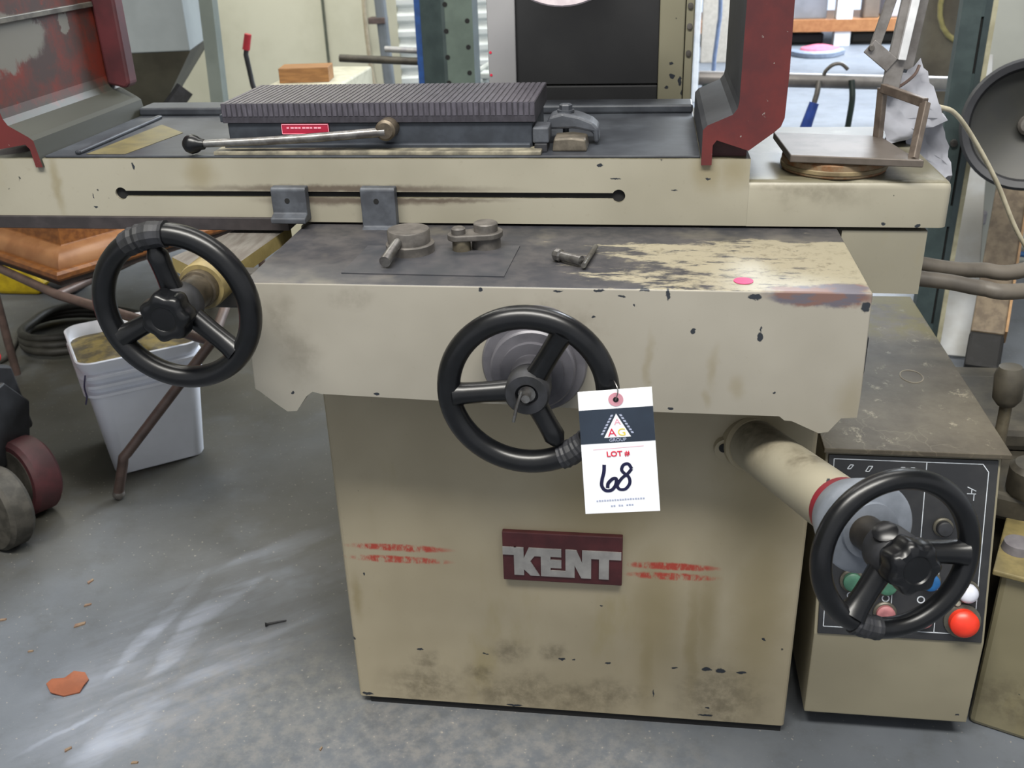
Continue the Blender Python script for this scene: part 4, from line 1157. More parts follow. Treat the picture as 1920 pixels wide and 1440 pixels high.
ST = thing('tubular_stand', 'brown tubular metal stand with ball foot carrying the wooden cornice', 'stand', (-0.66, 0.52, 0))
foot = Vector((-0.662, 0.5178, 0))
knee = Vector((-0.6387, 0.52, 0.0933))
elb = Vector((-0.458, 0.6309, 0.31))
lath = tube('leg', [foot + Vector((0, 0, 0.016)), knee + Vector((0, 0, -0.008)), knee + Vector((0.004, 0, 0.006)), knee.lerp(elb, 0.06), elb], 0.0105, M_BROWNPIPE, ST, 12)
lab(lathe('ball_foot', [(0, -0.0125), (0.007, -0.0105), (0.0122, -0.003), (0.0122, 0.004), (0.008, 0.0105), (0.006, 0.016), (0, 0.016)], foot + Vector((0, 0, 0.0127)), (0, 0, 1), M_DKSTEEL, lath, 20), 'dark steel ball foot')
zb = elb.z
q1 = Vector((-0.9266, 0.8695, 0.31))
far1 = Vector((-1.2408, 1.0843, 0.31))
tube('rail', [elb, q1, far1], 0.0105, M_BROWNPIPE, ST, 12)
tube('rail', [elb, Vector((-0.66, 1.42, zb))], 0.0105, M_BROWNPIPE, ST, 12)
tube('rail', [Vector((-0.66, 1.42, zb)), Vector((-0.92, 1.60, zb)), far1], 0.0105, M_BROWNPIPE, ST, 12)
for pp in (far1, Vector((-0.66, 1.42, zb)), Vector((-0.92, 1.60, zb))):
    tube('leg', [Vector((pp.x, pp.y, 0)), pp], 0.0105, M_BROWNPIPE, ST, 12)
tube('rail', [q1, Vector((-0.78, 1.50, zb))], 0.0105, M_BROWNPIPE, ST, 12)

tipz = zb + 0.011
tip = Vector((-0.9256, 0.8815, 0.321))
e1_ = Vector((0.507, 0.862, 0)).normalized()
e2_ = Vector((-0.862, 0.507, 0)).normalized()
WC = thing('wooden_cornice', 'orange varnished wooden cornice with stepped mouldings lying on the tubular stand', 'cornice', tuple(tip))
S1, S2 = 0.62, 0.60
def rect(ins, dz):
    return [tip + e1_ * ins + e2_ * ins + Vector((0, 0, dz)), tip + e1_ * (S1 - ins) + e2_ * ins + Vector((0, 0, dz)),
            tip + e1_ * (S1 - ins) + e2_ * (S2 - ins) + Vector((0, 0, dz)), tip + e1_ * ins + e2_ * (S2 - ins) + Vector((0, 0, dz))]
loft('lower_board', [rect(0.012, 0.0), rect(0.012, 0.014), rect(0.03, 0.014)], simple('dark_under_board', '#3b2f2a', '#2c2320', 0.6), WC, True, True, 20)
loft('bead', [rect(0.004, 0.014), rect(0.0, 0.020), rect(0.0, 0.030), rect(0.006, 0.036), rect(0.02, 0.036)], M_ORANGE, WC, True, False, 20)
loft('cove', [rect(0.016, 0.036), rect(0.016, 0.042), rect(0.022, 0.055), rect(0.034, 0.070), rect(0.05, 0.078)], simple('lighter_orange_cove', '#87603f', '#764f31', 0.4, 0, 14), WC, False, False, 50)
loft('fascia', [rect(0.05, 0.078), rect(0.052, 0.080), rect(0.060, 0.150), rect(0.048, 0.156), rect(0.044, 0.166), rect(0.056, 0.170), rect(0.07, 0.170)], M_ORANGE, WC, False, True, 30)

PT = thing('pallet_truck', 'black and red pallet truck at the left edge with a maroon wheel', 'pallet truck', (-0.9, 0.45, 0))
M_WHL = simple('dusty_black_wheel', '#3b3832', '#27251f', 0.7, 0, 40, bump=0.2)
M_MAR = simple('maroon_wheel_tread', '#4a2327', '#3a1d20', 0.6, 0, 20)
wa = Vector((-0.42, -0.9, 0.1)).normalized()
w2c = Vector((-0.818, 0.47, 0.078))
whl = lathe('wheel', [(0, -0.03), (0.070, -0.03), (0.078, -0.022), (0.078, 0.022), (0.072, 0.03), (0, 0.03)], w2c, wa, M_MAR, PT, 40)
lathe('wheel_face', [(0, 0), (0.062, 0), (0.062, 0.002), (0.03, 0.004), (0, 0.004)], w2c + wa * 0.030, wa, M_WHL, whl, 40)
w1c = Vector((-0.815, 0.33, 0.080))
lathe('wheel', [(0, -0.05), (0.074, -0.05), (0.080, -0.042), (0.080, -0.008), (0.074, 0.0), (0.03, 0.004), (0, 0.004)], w1c, wa, M_WHL, PT, 40)
M_PTB = simple('black_truck_frame', '#26272a', '#1c1d1f', 0.5, 0.1, 30)
prism('truck_body', [(0.16, 0.12), (0.60, 0.12), (0.58, 0.27), (0.50, 0.31), (0.30, 0.29), (0.16, 0.22)], 'X', -1.15, -0.868, M_PTB, PT, 0.008)
prism('fork_plate', [(0.36, 0.13), (0.52, 0.10), (0.56, 0.20), (0.50, 0.27), (0.36, 0.26)], 'X', -0.872, -0.835, M_PTB, PT, 0.004)
prism('red_cowl', [(0.36, 0.295), (0.55, 0.295), (0.53, 0.40), (0.40, 0.42)], 'X', -1.15, -0.858, simple('bright_red_cowl', '#c01f24', '#a81a20', 0.4, 0, 10), PT, 0.010)

M_HOSE = simple('dark_grey_hose', '#33322d', '#262520', 0.55, 0, 20)
def coil(c, R, n, r, z0):
    pts = []
    for i in range(n * 28 + 1):
        a = 2 * math.pi * i / 28
        rr = R * (1 - 0.06 * (i / 28)) + 0.02 * math.sin(a * 3 + i * 0.02)
        pts.append((c[0] + rr * math.cos(a), c[1] + rr * 0.8 * math.sin(a), z0 + r + 0.014 * (i / 28)))
    return pts
tag(tube('hose_coil', coil((-1.19, 1.34, 0), 0.19, 3, 0.012, 0.0), 0.012, M_HOSE, None, 8), 'dark hose lying in loose loops on the floor under the stand', 'hose')
YB = thing('yellow_tool', 'yellow and black power tool lying behind the pallet truck', 'power tool', (-1.56, 1.71, 0))
prism('tool_body', [(-1.66, 0.0), (-1.52, 0.0), (-1.49, 0.04), (-1.54, 0.085), (-1.64, 0.10), (-1.69, 0.05)], 'Y', 1.66, 1.76, simple('yellow_tool_shell', '#b59c12', '#9c850e', 0.45), YB, 0.012)
prism('tool_grip', [(-1.52, 0.0), (-1.40, 0.0), (-1.40, 0.03), (-1.49, 0.04)], 'Y', 1.67, 1.75, M_BLACKMATT, YB, 0.01)
tag(tube('floor_cable', [(-1.35, 0.95, 0.008), (-1.4001, 1.481, 0.008), (-1.3929, 1.3561, 0.008), (-1.25, 1.02, 0.008)][1:3] + [(-1.33, 1.12, 0.008), (-1.6, 1.0, 0.008)], 0.007, simple('grey_cord', '#4b4a44', '#3c3b36', 0.6), None, 8, curve=5), 'thin grey cord bending on the floor beside the hose loops', 'cord')
pad = lathe('cloth_pad', [(0, 0), (0.038, 0), (0.043, 0.010), (0.040, 0.024), (0.03, 0.030), (0, 0.031)], (-0.482, 0.180, 0.7660), (0, 0, 1), simple('pale_grey_cloth', '#9c9794', '#85817f', 0.8, 0, 30, bump=0.4), None, 28)
tag(pad, 'pale grey cloth pad on the table outside the left guard', 'cloth')

# ------------------------------------------------------------------ left background
HP = thing('dust_hopper', 'light grey steel hopper with dark funnel on thin legs behind the left guard', 'hopper', (-1.3, 2.3, 0))
HM = rotz(14, (-1.13, 2.2, 0))
M_HOP = simple('light_grey_hopper_paint', '#7f8688', '#737a7c', 0.5, 0, 4)
M_HOPD = simple('olive_grey_funnel', '#4f4d42', '#3c3a31', 0.6, 0, 5)
box('hopper_box', -0.60, 0.0, 0.0, 0.50, 0.672, 1.7, M_HOP, HP, 0.004, M=HM)
bm = bmesh.new()
tq = [bm.verts.new(HM @ Vector(p)) for p in ((-0.60, 0, 0.671), (0.0, 0, 0.671), (0.0, 0.5, 0.671), (-0.60, 0.5, 0.671))]
bq = [bm.verts.new(HM @ Vector(p)) for p in ((-0.37, 0.18, 0.36), (-0.23, 0.18, 0.36), (-0.23, 0.32, 0.36), (-0.37, 0.32, 0.36))]
for i in range(4):
    bm.faces.new((tq[i], tq[(i + 1) % 4], bq[(i + 1) % 4], bq[i]))
bm.faces.new(tq)
bm.faces.new(bq)
link('funnel', bm_mesh(bm), M_HOPD, HP)
M_LEG = simple('grey_green_leg', '#6a726d', '#5e6661', 0.5, 0, 6)
bar('leg', (-1.0248, 2.18, 1.0196), (-1.0448-0.02, 2.18, 0), 0.045, 0.045, M_LEG, HP, up=(0, 1, 0))
for lx, ly in ((-0.58, 0.02), (-0.58, 0.48), (0.0, 0.48)):
    p = HM @ Vector((lx, ly, 0))
    box('leg', p.x - 0.018, p.x + 0.018, p.y - 0.018, p.y + 0.018, 0, 0.70, M_LEG, HP)
p = HM @ Vector((-0.30, 0.25, 0.30))
lathe('blower_motor', [(0, -0.09), (0.05, -0.09), (0.06, -0.08), (0.06, 0.08), (0.05, 0.09), (0, 0.09)], (-1.255, 2.16, 0.445), (0.7, -0.5, 0.15), M_BLACKMATT, HP, 24)
bar('motor_arm', (-1.24, 2.15, 0.46), (-1.17, 2.2, 0.55), 0.05, 0.05, M_BLACKMATT, HP)
lathe('motor_cap', [(0, 0), (0.018, 0), (0.018, 0.03), (0, 0.03)], (-1.1856, 2.06, 0.4779), (0.6, -0.8, 0.1), simple('tan_cap', '#a9997f', '#96866d', 0.6), HP, 16)
box('motor_shelf', -1.42, -1.12, 2.08, 2.42, 0.36, 0.385, M_HOPD, HP)

LV = thing('red_handled_lever', 'thin black lever with red grip standing in front of the cream wall', 'lever', (-0.95, 2.7, 0))
tube('rod', [(-0.955, 2.7, 0.0), (-1.1289, 2.7, 0.4809), (-1.1396, 2.7, 0.5955), (-1.1301, 2.7, 0.6303)], 0.010, M_BLACKMATT, LV, 10)
tube('grip', [(-1.1359, 2.7, 0.6129), (-1.1201, 2.7, 0.6686)], [0.0145, 0.0135], simple('red_grip', '#a02a33', '#8c232c', 0.45), LV, 12)
box('lever_base', -1.02, -0.89, 2.63, 2.77, 0, 0.06, M_DKSTEEL, LV, 0.005)

CR = tag(box('storage_crate', -0.7006, -0.4853, 1.75, 2.1, 0.0, 0.6313, simple('pale_crate', '#b9b7a4', '#a9a793', 0.6), None, 0.006), 'pale crate behind the chuck with a wood block on it', 'crate')
wb = box('wood_block', -0.072, 0.072, -0.045, 0.045, 0, 0.042, simple('dull_pine_block', '#93693c', '#7d5730', 0.6, 0, 14, stretch=(1, 8, 8)), None, 0.002, M=rotz(8, (-0.6071, 1.82, 0.6313)))
tag(wb, 'short raw pine block lying on the pale crate', 'wood block')

PP = thing('wall_pipe', 'grey vertical pipe with a clamp in front of the roller shutter', 'pipe', (-0.9943, 4.2, 0))
bar('pipe', (-0.9943+0.03, 4.2, 0), (-1.0015-0.02, 4.2, 1.5), 0.055, 0.055, simple('blue_grey_pipe', '#6d7379', '#5f656b', 0.5, 0.1, 8), PP, up=(0, 1, 0), bev=0.015)
box('pipe_clamp', -1.0329-0.02, -0.9934+0.03, 4.165, 4.24, 0.5499, 0.581, simple('brown_clamp', '#5b4d4a', '#4a3f3d', 0.6), PP, 0.004)
tag(tube('wall_cable', [(-1.1398, 4.46, 0.8031), (-1.1482, 4.46, 0.5633), (-1.1427, 4.46, 0.37), (-1.1368, 4.46, 0.271), (-1.1368+0.02, 4.46, 0.1)], 0.012, simple('tan_wall_cord', '#aaa08c', '#998f7b', 0.6), None, 8, curve=4), 'tan cord hanging down the cream wall left of the grey pipe', 'cord')

# rack upright with punched holes, blue edge
RU = thing('rack_upright', 'grey green punched steel rack upright with blue edge behind the chuck', 'rack upright', (-0.3, 2.4, 0))
M_RUF = simple('lit_grey_green_rack_paint', '#5a675f', '#4f5b54', 0.5, 0.05, 10)
ua, ub, uc = -0.3928, -0.2993, -0.209
M_RUS = simple('shaded_grey_green_rack_paint', '#3a4646', '#303b3c', 0.5, 0.05, 14)  # darker copy of the rack paint: side shade put into the colour
prism('side_face', [(ua, 2.44), (ub - 0.012, 2.398), (ub, 2.398), (ub, 2.412), (ub - 0.012, 2.412), (ua, 2.454)], 'Z', 0, 2.0, M_RUS, RU)
prism('front_face', [(ub, 2.398), (uc, 2.42), (uc, 2.434), (ub, 2.412)], 'Z', 0, 2.0, M_RUF, RU)
prism('return_face', [(uc, 2.42), (uc + 0.006, 2.50), (uc - 0.008, 2.50), (uc - 0.010, 2.434)], 'Z', 0, 2.0, M_RUS, RU)
box('blue_edge', ua - 0.022, ua + 0.001, 2.445, 2.53, 0, 2.0, simple('blue_rack_paint', '#1d4683', '#183a6e', 0.45), RU)
for z in (0.55, 0.635, 0.72, 0.805, 0.89):
    lathe('punched_hole', [(0, 0), (0.0085, 0), (0.0085, 0.0012), (0, 0.0012)], (ub + (uc - ub) * 0.80, 2.3985 + 0.022 * 0.80, z + 0.01), (0.2, -1, 0), M_HOLE, RU, 12)
    lathe('punched_hole', [(0, 0), (0.0085, 0), (0.0085, 0.0012), (0, 0.0012)], (ub + (uc - ub) * 0.02, 2.3985, z - 0.02), (0.0, -1, 0), M_HOLE, RU, 12)
SB = tag(tube('steel_bar', [(-0.7104, 2.5, 0.6036), (-0.3942, 2.5, 0.5872)], 0.0135, simple('brown_black_bar', '#4a463d', '#37342d', 0.5, 0.3, 20), None, 10), 'long brown steel bar jutting out left of the rack upright', 'bar')
tag(tube('short_rod', [(-0.5467, 2.52, 0.63), (-0.3961, 2.52, 0.6208)], 0.011, simple('dull_grey_rod', '#9a9a98', '#85858a', 0.45, 0.4), None, 10), 'short grey rod above the long brown bar', 'rod')
WS = thing('white_folding_chair', 'white tubular folding chair behind the rack upright', 'chair', (-0.16, 3.2, 0))
M_WT = simple('white_tube_enamel', '#cdd2cf', '#bcc2bf', 0.45)
for dx in (0.0, 0.34):
    tube('chair_leg', [(-0.30 + dx, 3.05, 0), (-0.3586, 3.1, 0.4423) if dx == 0 else (0.10, 3.1, 0.42), (-0.20 + dx, 3.25, 0.52)], 0.013, M_WT, WS, 8)
    tube('chair_leg', [(-0.14 + dx, 3.4, 0), (-0.28 + dx, 3.08, 0.44)], 0.013, M_WT, WS, 8)
box('chair_seat', -0.30, 0.20, 3.06, 3.40, 0.44, 0.465, M_WT, WS, 0.006)
BG = lathe('blue_bag', [(0, 0), (0.09, 0), (0.11, 0.03), (0.10, 0.09), (0.05, 0.13), (0, 0.135)], (-0.10, 3.22, 0.4655), (0, 0, 1), simple('navy_grey_cloth', '#3a4460', '#6d6f7c', 0.8, 0, 7, 0.45, 0.55), None, 24)
tag(BG, 'navy and grey cloth bag lying on the white folding chair', 'bag')

# ------------------------------------------------------------------ right: far bay seen past the guard
DP = tag(box('door_post', 0.6385, 0.6686, 5.0, 5.12, 0, 2.4, simple('bright_white_post', '#e3e7ec', '#d7dbe2', 0.5), None, 0.004), 'slim white post between the column and the right guard', 'post')
PD = tag(box('pale_door', 0.752, 1.1447, 6.6, 6.66, 0, 2.2, simple('pale_beige_door', '#c9c2b8', '#bbb4aa', 0.55), None, 0.004), 'pale beige door leaf standing behind the slim white post', 'door')
tag(tube('hanging_cord', [(0.8055, 5.6, 0.6362), (0.8121, 5.6, 0.4198), (0.8046, 5.6, 0.3252), (0.8046, 5.6, 0.03), (0.8046+0.2, 5.7, 0.03)], 0.013, simple('blue_grey_cord', '#6f7f9d', '#5d6c89', 0.5), None, 8, curve=4), 'blue grey cord hanging in front of the pale beige door', 'cord')

SHF = thing('storage_shelf', 'white-post storage shelf with orange beams across the bright floor', 'shelf', (2.0, 7.6, 0))
for px_ in ((1.8888), (1.8888) + 2.4):
    box('shelf_post', px_ - 0.06, px_ + 0.06, 7.45, 7.57, 0, 2.4, simple('white_shelf_post', '#d6dadd', '#c9cdd1', 0.5), SHF)
pxs = 1.8888
box('shelf_post', pxs - 1.55, pxs - 1.45, 7.45, 7.55, 0, 2.4, M_WT, SHF)
zz = 0.1085
M_OB = simple('orange_beam', '#9a6a42', '#8c5d37', 0.5)
box('shelf_beam', pxs - 1.5, pxs + 2.4, 7.44, 7.50, zz, zz + 0.09, M_OB, SHF)
box('shelf_deck', pxs - 1.5, pxs + 2.4, 7.5, 8.3, zz + 0.02, zz + 0.08, M_WOOD, SHF)
zt2 = zz + 0.75
box('shelf_beam', pxs - 1.5, pxs + 2.4, 7.44, 7.50, zt2, zt2 + 0.09, M_OB, SHF)
box('shelf_deck', pxs - 1.5, pxs + 2.4, 7.5, 8.3, zt2 + 0.02, zt2 + 0.08, M_WOOD, SHF)
def item(nm, lb, cat, x0, x1, y0, y1, z0, z1, c, grp=None):
    return tag(box(nm, x0, x1, y0, y1, z0, z1, simple(nm + '_skin', c, None, 0.6, scale=6), None, 0.012), lb, cat, grp)
item('low_cabinet', 'long dark cabinet on the floor right of the white shelf post', 'cabinet', pxs + 0.10, pxs + 1.35, 7.6, 8.2, 0.0, zz - 0.03, '#3b3a36')
item('low_cabinet', 'short black cabinet on the floor left of the white shelf post', 'cabinet', pxs - 1.2, pxs - 0.12, 7.6, 8.2, 0.0, zz - 0.03, '#1d2026')
item('storage_bin', 'white bin on the shelf next to the red guard', 'bin', pxs - 0.98, pxs - 0.62, 7.55, 7.9, zz + 0.082, zz + 0.33, '#d3dbe6')
item('yellow_box', 'small yellow box on the orange shelf', 'box', pxs - 0.60, pxs - 0.48, 7.52, 7.72, zz + 0.082, zz + 0.28, '#c8c21e')
item('grey_carton', 'grey carton on the shelf left of the white post', 'carton', pxs - 0.45, pxs - 0.12, 7.55, 7.95, zz + 0.082, zz + 0.42, '#7d8189')
item('large_carton', 'large pale carton on the shelf right of the white post', 'carton', pxs + 0.34, pxs + 1.0, 7.6, 8.1, zz + 0.082, zz + 0.60, '#a9adba')
item('red_orange_tray', 'red orange tray on the shelf edge behind the flat arms', 'tray', pxs + 0.80, pxs + 1.10, 7.46, 7.58, zz + 0.091, zz + 0.17, '#d9603c')
item('brown_post', 'brown square post left of the large pale carton', 'post', pxs + 0.16, pxs + 0.28, 7.55, 7.7, zz + 0.082, zz + 0.7, '#6d635a')
pk_ = thing('pink_cloth', 'pink cloth lying on the bright far floor', 'cloth', (1.6861, 7.1155, 0))
pc_ = Vector((1.6743, 7.1166, 0))
lathe('cloth_heap', [(0, 0), (0.16, 0), (0.14, 0.03), (0.06, 0.05), (0, 0.055)], pc_, (0, 0, 1), simple('pink_cloth_weave', '#b25a70', '#a04d62', 0.8), pk_, 20)
tag(tube('far_cord', [(1.4427, 6.9249, 0.02), (1.5391, 6.7707, 0.02), (1.6936, 6.7848, 0.02), (1.8073, 6.9483, 0.02)], 0.03, simple('slate_cord', '#737d8e', '#646e7f', 0.6), None, 6, curve=5), 'slate grey cord lying round the pink cloth', 'cord')

BC = thing('blue_cabinet', 'dark blue cabinet far behind the flat arms left of the slotted post', 'cabinet', (3.0, 6.0, 0))
cx0, cx1 = 2.0241, 2.1488
box('cabinet_case', cx0, cx1 + 0.05, 5.6, 6.1, 0.08, 1.6, simple('dark_blue_cabinet_paint', '#33465e', '#293a50', 0.5, 0, 5), BC, 0.01)
box('cabinet_plinth', cx0 + 0.02, cx1 + 0.03, 5.62, 6.08, 0, 0.08, M_BLACKMATT, BC)
tag(lathe('brown_drum', [(0, 0), (0.16, 0), (0.17, 0.02), (0.17, 0.86), (0.15, 0.9), (0, 0.9)], (1.8665, 4.3, 0), (0, 0, 1), simple('olive_brown_drum', '#5a5345', '#463f34', 0.6, 0, 5), None, 32), 'tall olive brown drum between the blue cabinet and the slotted post', 'drum')
tag(tube('yellow_hose_loop', [(1.8665 + 0.13 * math.cos(a * math.pi / 10), 4.115 - 0.004 * a / 20, 0.60 + 0.17 * math.sin(a * math.pi / 10)) for a in range(21)], 0.012, simple('dull_yellow_hose', '#8d8350', '#7b7244', 0.5), None, 8), 'dull yellow hose loop hung on the olive brown drum', 'hose')

# rail across, with hook, blue-handled tool and black hose
RL = thing('pipe_rail', 'grey horizontal pipe rail on legs across the bright floor', 'rail', (1.0, 2.4, 0))
ra, rb_ = Vector((0.8336, 2.4, 0.529)), Vector((1.3936, 2.4, 0.5103))
dr_ = (rb_ - ra).normalized()
ra2, rb2 = ra - dr_ * 0.28, rb_ + dr_ * 0.15
tube('rail_tube', [ra2, rb2], 0.0235, simple('grey_pipe', '#75716f', '#5f5c5a', 0.4, 0.3, 10), RL, 20)
for p in (ra2 + dr_ * 0.03, rb2 - dr_ * 0.05):
    tube('rail_leg', [(p.x, p.y, 0), p], 0.018, M_GREENGREY, RL, 12)
hk = [(0.9591, 2.39, 0.5463), (0.9652, 2.385, 0.5622), (0.9846, 2.38, 0.5795), (1.0096, 2.38, 0.5809), (1.0317, 2.38, 0.5639)]
tag(tube('wire_hook', hk, 0.0065, M_DKSTEEL, None, 8, curve=5), 'bent steel hook clipped over the grey pipe rail', 'hook')
BT = thing('blue_grip_tool', 'tool with bright blue sleeve hanging from the pipe rail', 'tool', (0.9365, 2.36, 0.5088))
tube('tool_rod', [(0.9433, 2.374, 0.5286), (0.9382, 2.36, 0.4918), (0.9302, 2.36, 0.4524)], 0.009, M_DKSTEEL, BT, 8)
tube('blue_sleeve', [(0.9326, 2.36, 0.4627), (0.9115, 2.36, 0.3793), (0.8946, 2.36, 0.2993)], [0.016, 0.019, 0.017], simple('bright_blue_sleeve', '#24418f', '#1e3678', 0.45), BT, 10)
tag(tube('black_hose', [(1.046, 2.373, 0.5312), (1.0521, 2.36, 0.4739), (1.0497, 2.36, 0.405), (1.0449, 2.36, 0.3259), (1.05, 2.36, 0.2179), (1.02, 2.30, 0.012), (1.3, 2.2, 0.012)], 0.010, simple('black_green_hose', '#16241f', '#101a17', 0.45), None, 8, curve=6), 'black hose hanging from the pipe rail right of the blue sleeve', 'hose')

# right rack post with slots
RP = thing('slotted_post', 'dark grey green slotted steel post at the right behind the fixture', 'post', (1.15, 1.3, 0))
pl0, pl1, pl2 = 1.0622, 1.1045, 1.1377
prism('post_left_face', [(pl0, 1.31), (pl1 - 0.003, 1.30), (pl1 - 0.003, 1.33), (pl0, 1.34)], 'Z', 0, 1.9, M_GREENGREY, RP)
prism('post_right_face', [(pl1 + 0.003, 1.30), (pl2 - 0.012, 1.315), (pl2 - 0.012, 1.345), (pl1 + 0.003, 1.33)], 'Z', 0, 1.9, M_GREENGREY, RP)
box('post_web', pl1 - 0.004, pl1 + 0.004, 1.306, 1.33, 0, 1.9, M_HOLE, RP)
for z0 in (0.06, 0.36, 0.66, 0.83):
    box('web_bridge', pl1 - 0.004, pl1 + 0.004, 1.3005, 1.306, z0, z0 + 0.05, M_GREENGREY, RP)
box('post_cream_edge', pl2 - 0.012, pl2, 1.318, 1.345, 0, 1.9, simple('cream_post_edge', '#a5a189', '#918d76', 0.55), RP)
lathe('post_bolt', [(0, 0), (0.009, 0), (0.008, 0.006), (0, 0.007)], (1.0863, 1.3, 0.5576), (0, -1, 0), M_STEEL, RP, 10)
struct(box('wall_right', 1.28, 3.2, 2.05, 2.13, 0, 2.2, simple('light_grey_partition', '#a7aaa4', '#9a9d97', 0.6, 0, 3)))

FN = thing('drum_fan', 'round dark drum fan cut off by the right edge of the picture', 'fan', (1.245, 1.25, 0))
fc = Vector((1.1897, 1.15, 0.6278))
fax = Vector((-0.28, -0.93, 0.2)).normalized()
M_FAN = simple('dark_grey_fan_shell', '#37383c', '#2b2c30', 0.5, 0.15, 10)
lathe('fan_ring', [(0.113, -0.05), (0.134, -0.05), (0.136, 0.02), (0.130, 0.028), (0.117, 0.022), (0.113, 0.0)], fc, fax, M_FAN, FN, 56, closed=True)
lathe('fan_dish', [(0, -0.035), (0.05, -0.03), (0.1135, -0.01), (0.1135, -0.02), (0.05, -0.045), (0, -0.05)], fc, fax, simple('dark_olive_dish', '#242524', '#2d2d27', 0.45, 0.1, 6), FN, 48)
lathe('fan_boss', [(0, -0.045), (0.022, -0.045), (0.022, -0.01), (0.016, -0.005), (0, -0.004)], fc, fax, M_DKSTEEL, FN, 24)
tube('fan_arm', [fc + Vector((0.012, 0.042, -0.009)), fc + Vector((0.08, 0.3, 0.05)), (1.55, 2.05, 0.80)], 0.014, M_FAN, FN, 12)
lathe('fan_wall_flange', [(0, 0), (0.04, 0), (0.04, 0.012), (0, 0.014)], (1.55, 2.05, 0.80), (0, -1, 0), M_FAN, FN, 24)

# two hoses leaving the bed to the right
M_HS = simple('brown_grey_hose', '#5b554d', '#4a453f', 0.55, 0, 18)
tag(tube('hydraulic_hose', [(0.735, 0.30, 0.612), (0.8192, 0.31, 0.5941), (0.873, 0.33, 0.5856), (0.9417, 0.35, 0.5806), (1.15, 0.5, 0.60), (1.55, 1.2, 0.56), (1.80, 2.04, 0.5)], 0.0112, M_HS, None, 12, curve=6), 'upper of two thick brown-grey hoses leaving the bed to the right', 'hose')
tag(tube('hydraulic_hose', [(0.735, 0.27, 0.596), (0.8101, 0.27, 0.5884), (0.8573, 0.27, 0.5798), (0.921, 0.28, 0.5734), (1.20, 0.45, 0.55), (1.62, 1.15, 0.50), (1.90, 2.04, 0.45)], 0.0112, M_HS, None, 12, curve=6), 'lower of two thick brown-grey hoses leaving the bed to the right', 'hose')

# timber and boards leaning at the right
TB = thing('charred_timber', 'leaning square timber with black charred lower end at the right', 'timber', (1.23, 1.26, 0))
ta, tb_ = Vector((1.2015, 1.1903, 0.03)), Vector((1.46, 1.98, 0.62))
td = (tb_ - ta).normalized()
bar('timber_shaft', ta + td * 0.10, tb_, 0.075, 0.06, simple('tan_brown_timber', '#6f6250', '#564a3c', 0.6, 0, 8, stretch=(5, 5, 1)), TB, bev=0.004)
bar('charred_end', ta, ta + td * 0.10, 0.078, 0.062, simple('black_char', '#0a0a0b', '#161618', 0.7, 0, 40, 0.5, 0.7, bump=0.6), TB, bev=0.008)
bar('timber_edge_strip', ta + td * 0.11 + Vector((0.040, -0.010, 0.0)), ta + td * 0.55 + Vector((0.040, -0.010, 0)), 0.006, 0.05, simple('honey_edge', '#a5825a', '#93714a', 0.5), TB)
bd = bar('pale_board', Vector((1.1564, 1.3329, 0.01)) + Vector((0.03, 0, 0)), (1.30, 1.96, 0.66), 0.085, 0.012, simple('pale_blue_grey_board', '#9c9fa2', '#8a8a86', 0.5, 0, 6), None, bev=0.002)
tag(bd, 'pale grey board leaning between the slotted post and the charred timber', 'board')
item('grey_notice', 'small grey sheet fixed to the partition above the pale board', 'sheet', 1.3795, 1.4324, 2.03, 2.05, 0.145, 0.1921, '#8f8d93')
for k, (ya, yb_, lb) in enumerate(((443, 452, 'upper'), (468, 477, 'lower'))):
    a = (1.4784, 2, 0.1211) if k == 0 else (1.4734, 2, 0.0786)
    tag(tube('blue_cable', [a, (a[0] + 0.10, 2.0, a[2] - 0.015), (a[0] + 0.4, 2.02, a[2] - 0.03)], 0.009, simple('blue_cord_skin_%d' % k, '#24507f', '#1d4470', 0.5), None, 8, curve=4), '%s blue cord strung along the right partition' % lb, 'cord')

# neighbouring machine at the lower right
NM = thing('neighbouring_machine', 'cream machine base with dark greasy top at the lower right edge', 'machine', (0.95, 0.2, 0))
NMM = rotz(-23, (0.873, 0.047, 0))
M_NB = cream('cream_neighbour_paint', a='#79735c', b='#6d6751', speck=0.76, grime=0.55, stains=[((0.93, 0.02, 0.06), (0.10, None, 0.035))])
box('machine_base', 0.0, 0.60, 0.0, 0.60, 0.0, 0.262, M_NB, NM, 0.008, M=NMM)
M_GRS = simple('black_brown_grease', '#302d28', '#47433a', 0.5, 0.1, 20, bump=0.5)
box('machine_ledge', -0.01, 0.61, -0.01, 0.61, 0.262, 0.270, simple('ochre_ledge', '#7c7049', '#5d5436', 0.5, 0, 20), NM, 0.002, M=NMM)
box('rear_base', 0.876, 1.30, 0.20, 0.62, 0.0, 0.262, M_GRS, NM, 0.006)
prism('greasy_top', [(0.876, 0.19), (0.93, 0.165), (1.30, 0.10), (1.30, 0.62), (0.876, 0.62)], 'Z', 0.262, 0.305, M_GRS, NM, 0.008)
box('top_casting', 0.90, 1.02, 0.30, 0.50, 0.305, 0.345, M_GRS, NM, 0.012)
lathe('top_drum', [(0, 0), (0.030, 0), (0.033, 0.006), (0.033, 0.040), (0.027, 0.047), (0, 0.05)], (0.945, 0.185, 0.304), (0, 0, 1), M_GRS, NM, 28)
tube('valve_rod', [(0.906, 0.228, 0.30), (0.905, 0.225, 0.36), (0.903, 0.222, 0.43)], 0.0085, simple('oily_rod', '#6b6455', '#534d41', 0.4, 0.4), NM, 12)
lathe('valve_head', [(0, 0), (0.012, 0), (0.019, 0.010), (0.020, 0.045), (0.015, 0.058), (0, 0.060)], (0.9025, 0.221, 0.425), (-0.06, 0.03, 1), M_GRS, NM, 20)
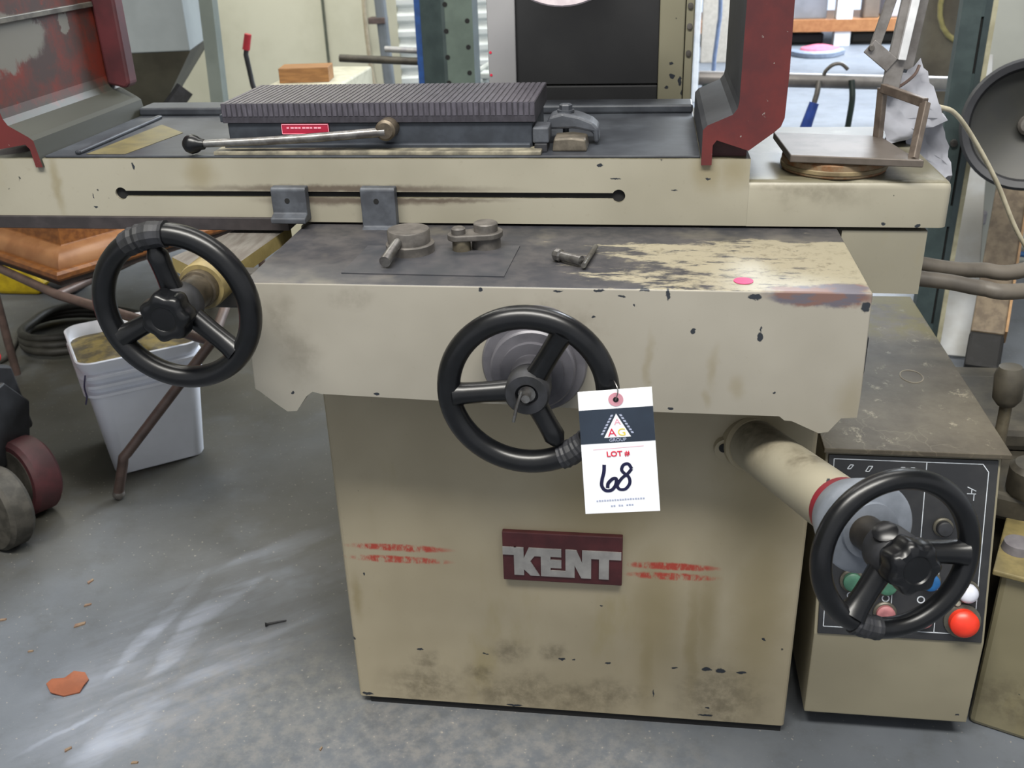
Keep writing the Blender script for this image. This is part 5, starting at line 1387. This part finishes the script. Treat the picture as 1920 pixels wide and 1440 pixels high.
lathe('pale_cap', [(0, 0), (0.02, 0), (0.018, 0.012), (0, 0.014)], NMM @ Vector((0.012, 0.055, 0.270)), (0, 0, 1), simple('pale_grey_cap', '#6a676a', '#59565a', 0.5), NM, 20)

# ------------------------------------------------------------------ bits on the floor
bm = bmesh.new()
lp = [(-0.5112, -0.0146, 0), (-0.5106, -0.0003, 0), (-0.4915, 0.004, 0), (-0.4826, 0.017, 0), (-0.4654, 0.0187, 0), (-0.4513, 0.0043, 0), (-0.4503, -0.0122, 0), (-0.4509, -0.0239, 0), (-0.4716, -0.0341, 0), (-0.4942, -0.0317, 0)]
A = [bm.verts.new((p[0], p[1], 0.0008 + 0.003 * (i % 3 == 0))) for i, p in enumerate(lp)]
B = [bm.verts.new((p[0], p[1], 0.0028 + 0.003 * (i % 3 == 0))) for i, p in enumerate(lp)]
bm.faces.new(A[::-1])
cvt = bm.verts.new((sum(p[0] for p in lp) / 10, sum(p[1] for p in lp) / 10, 0.008))
for i in range(10):
    bm.faces.new((A[i], A[(i + 1) % 10], B[(i + 1) % 10], B[i]))
    bm.faces.new((B[i], B[(i + 1) % 10], cvt))
tag(soften(link('leather_scrap', bm_mesh(bm), simple('orange_brown_leather', '#8a5036', '#77432c', 0.5, 0, 25)), 60), 'orange brown leather scrap on the floor at lower left', 'scrap')
SC_ = thing('floor_screw', 'dark screw lying on the dusty floor left of the base', 'screw', (-0.2064, 0.1684, 0))
tube('screw_shank', [(-0.219, 0.158, 0.003), (-0.1867, 0.1721, 0.003)], [0.0022, 0.0015], M_BLACKMATT, SC_, 8)
sa = Vector((-0.2183, 0.1566, 0.0042))
lathe('screw_head', [(0, 0), (0.004, 0), (0.002, 0.004), (0, 0.004)], sa, (Vector((-0.1861, 0.1707, 0.0042)) - sa).normalized(), M_BLACKMATT, SC_, 10)
M_CHIP = simple('pale_wood_chip', '#6b5143', '#7d6a55', 0.7, 0, 90)
for k, (p, s, a, lb) in enumerate((((-0.6764, 0.13, 0), 0.008, 20, 'brown wood chip at the left edge of the floor'), ((-0.5797, 0.2465, 0), 0.010, 70, 'brown wood chip above the leather scrap'), ((-0.5498, 0.1822, 0), 0.009, 30, 'brown splinter between two chips at left'),
        ((-0.5362, 0.1305, 0), 0.014, 35, 'thin long splinter above the leather scrap'), ((-0.2994, -0.1481, 0), 0.007, 10, 'light wood crumb at the bottom edge of the floor'), ((-0.408, -0.1343, 0), 0.008, 50, 'light wood crumb below the leather scrap'), ((-0.0433, -0.0964, 0), 0.005, 80, 'tiny crumb in front of the base'), ((-0.5825, 0.059, 0), 0.006, 15, 'tiny pale crumb left of the splinters'))):
    s *= 0.7
    o = prism('wood_chip', [(-s, -s * 0.35), (s * 0.8, -s * 0.3), (s, s * 0.25), (-s * 0.7, s * 0.4)], 'Z', 0.0, 0.0025, M_CHIP, None, M=Matrix.Translation((p[0], p[1], 0.0)) @ Matrix.Rotation(math.radians(a), 4, 'Z'))
    tag(o, lb, 'wood chip', 'wood chips on the floor')
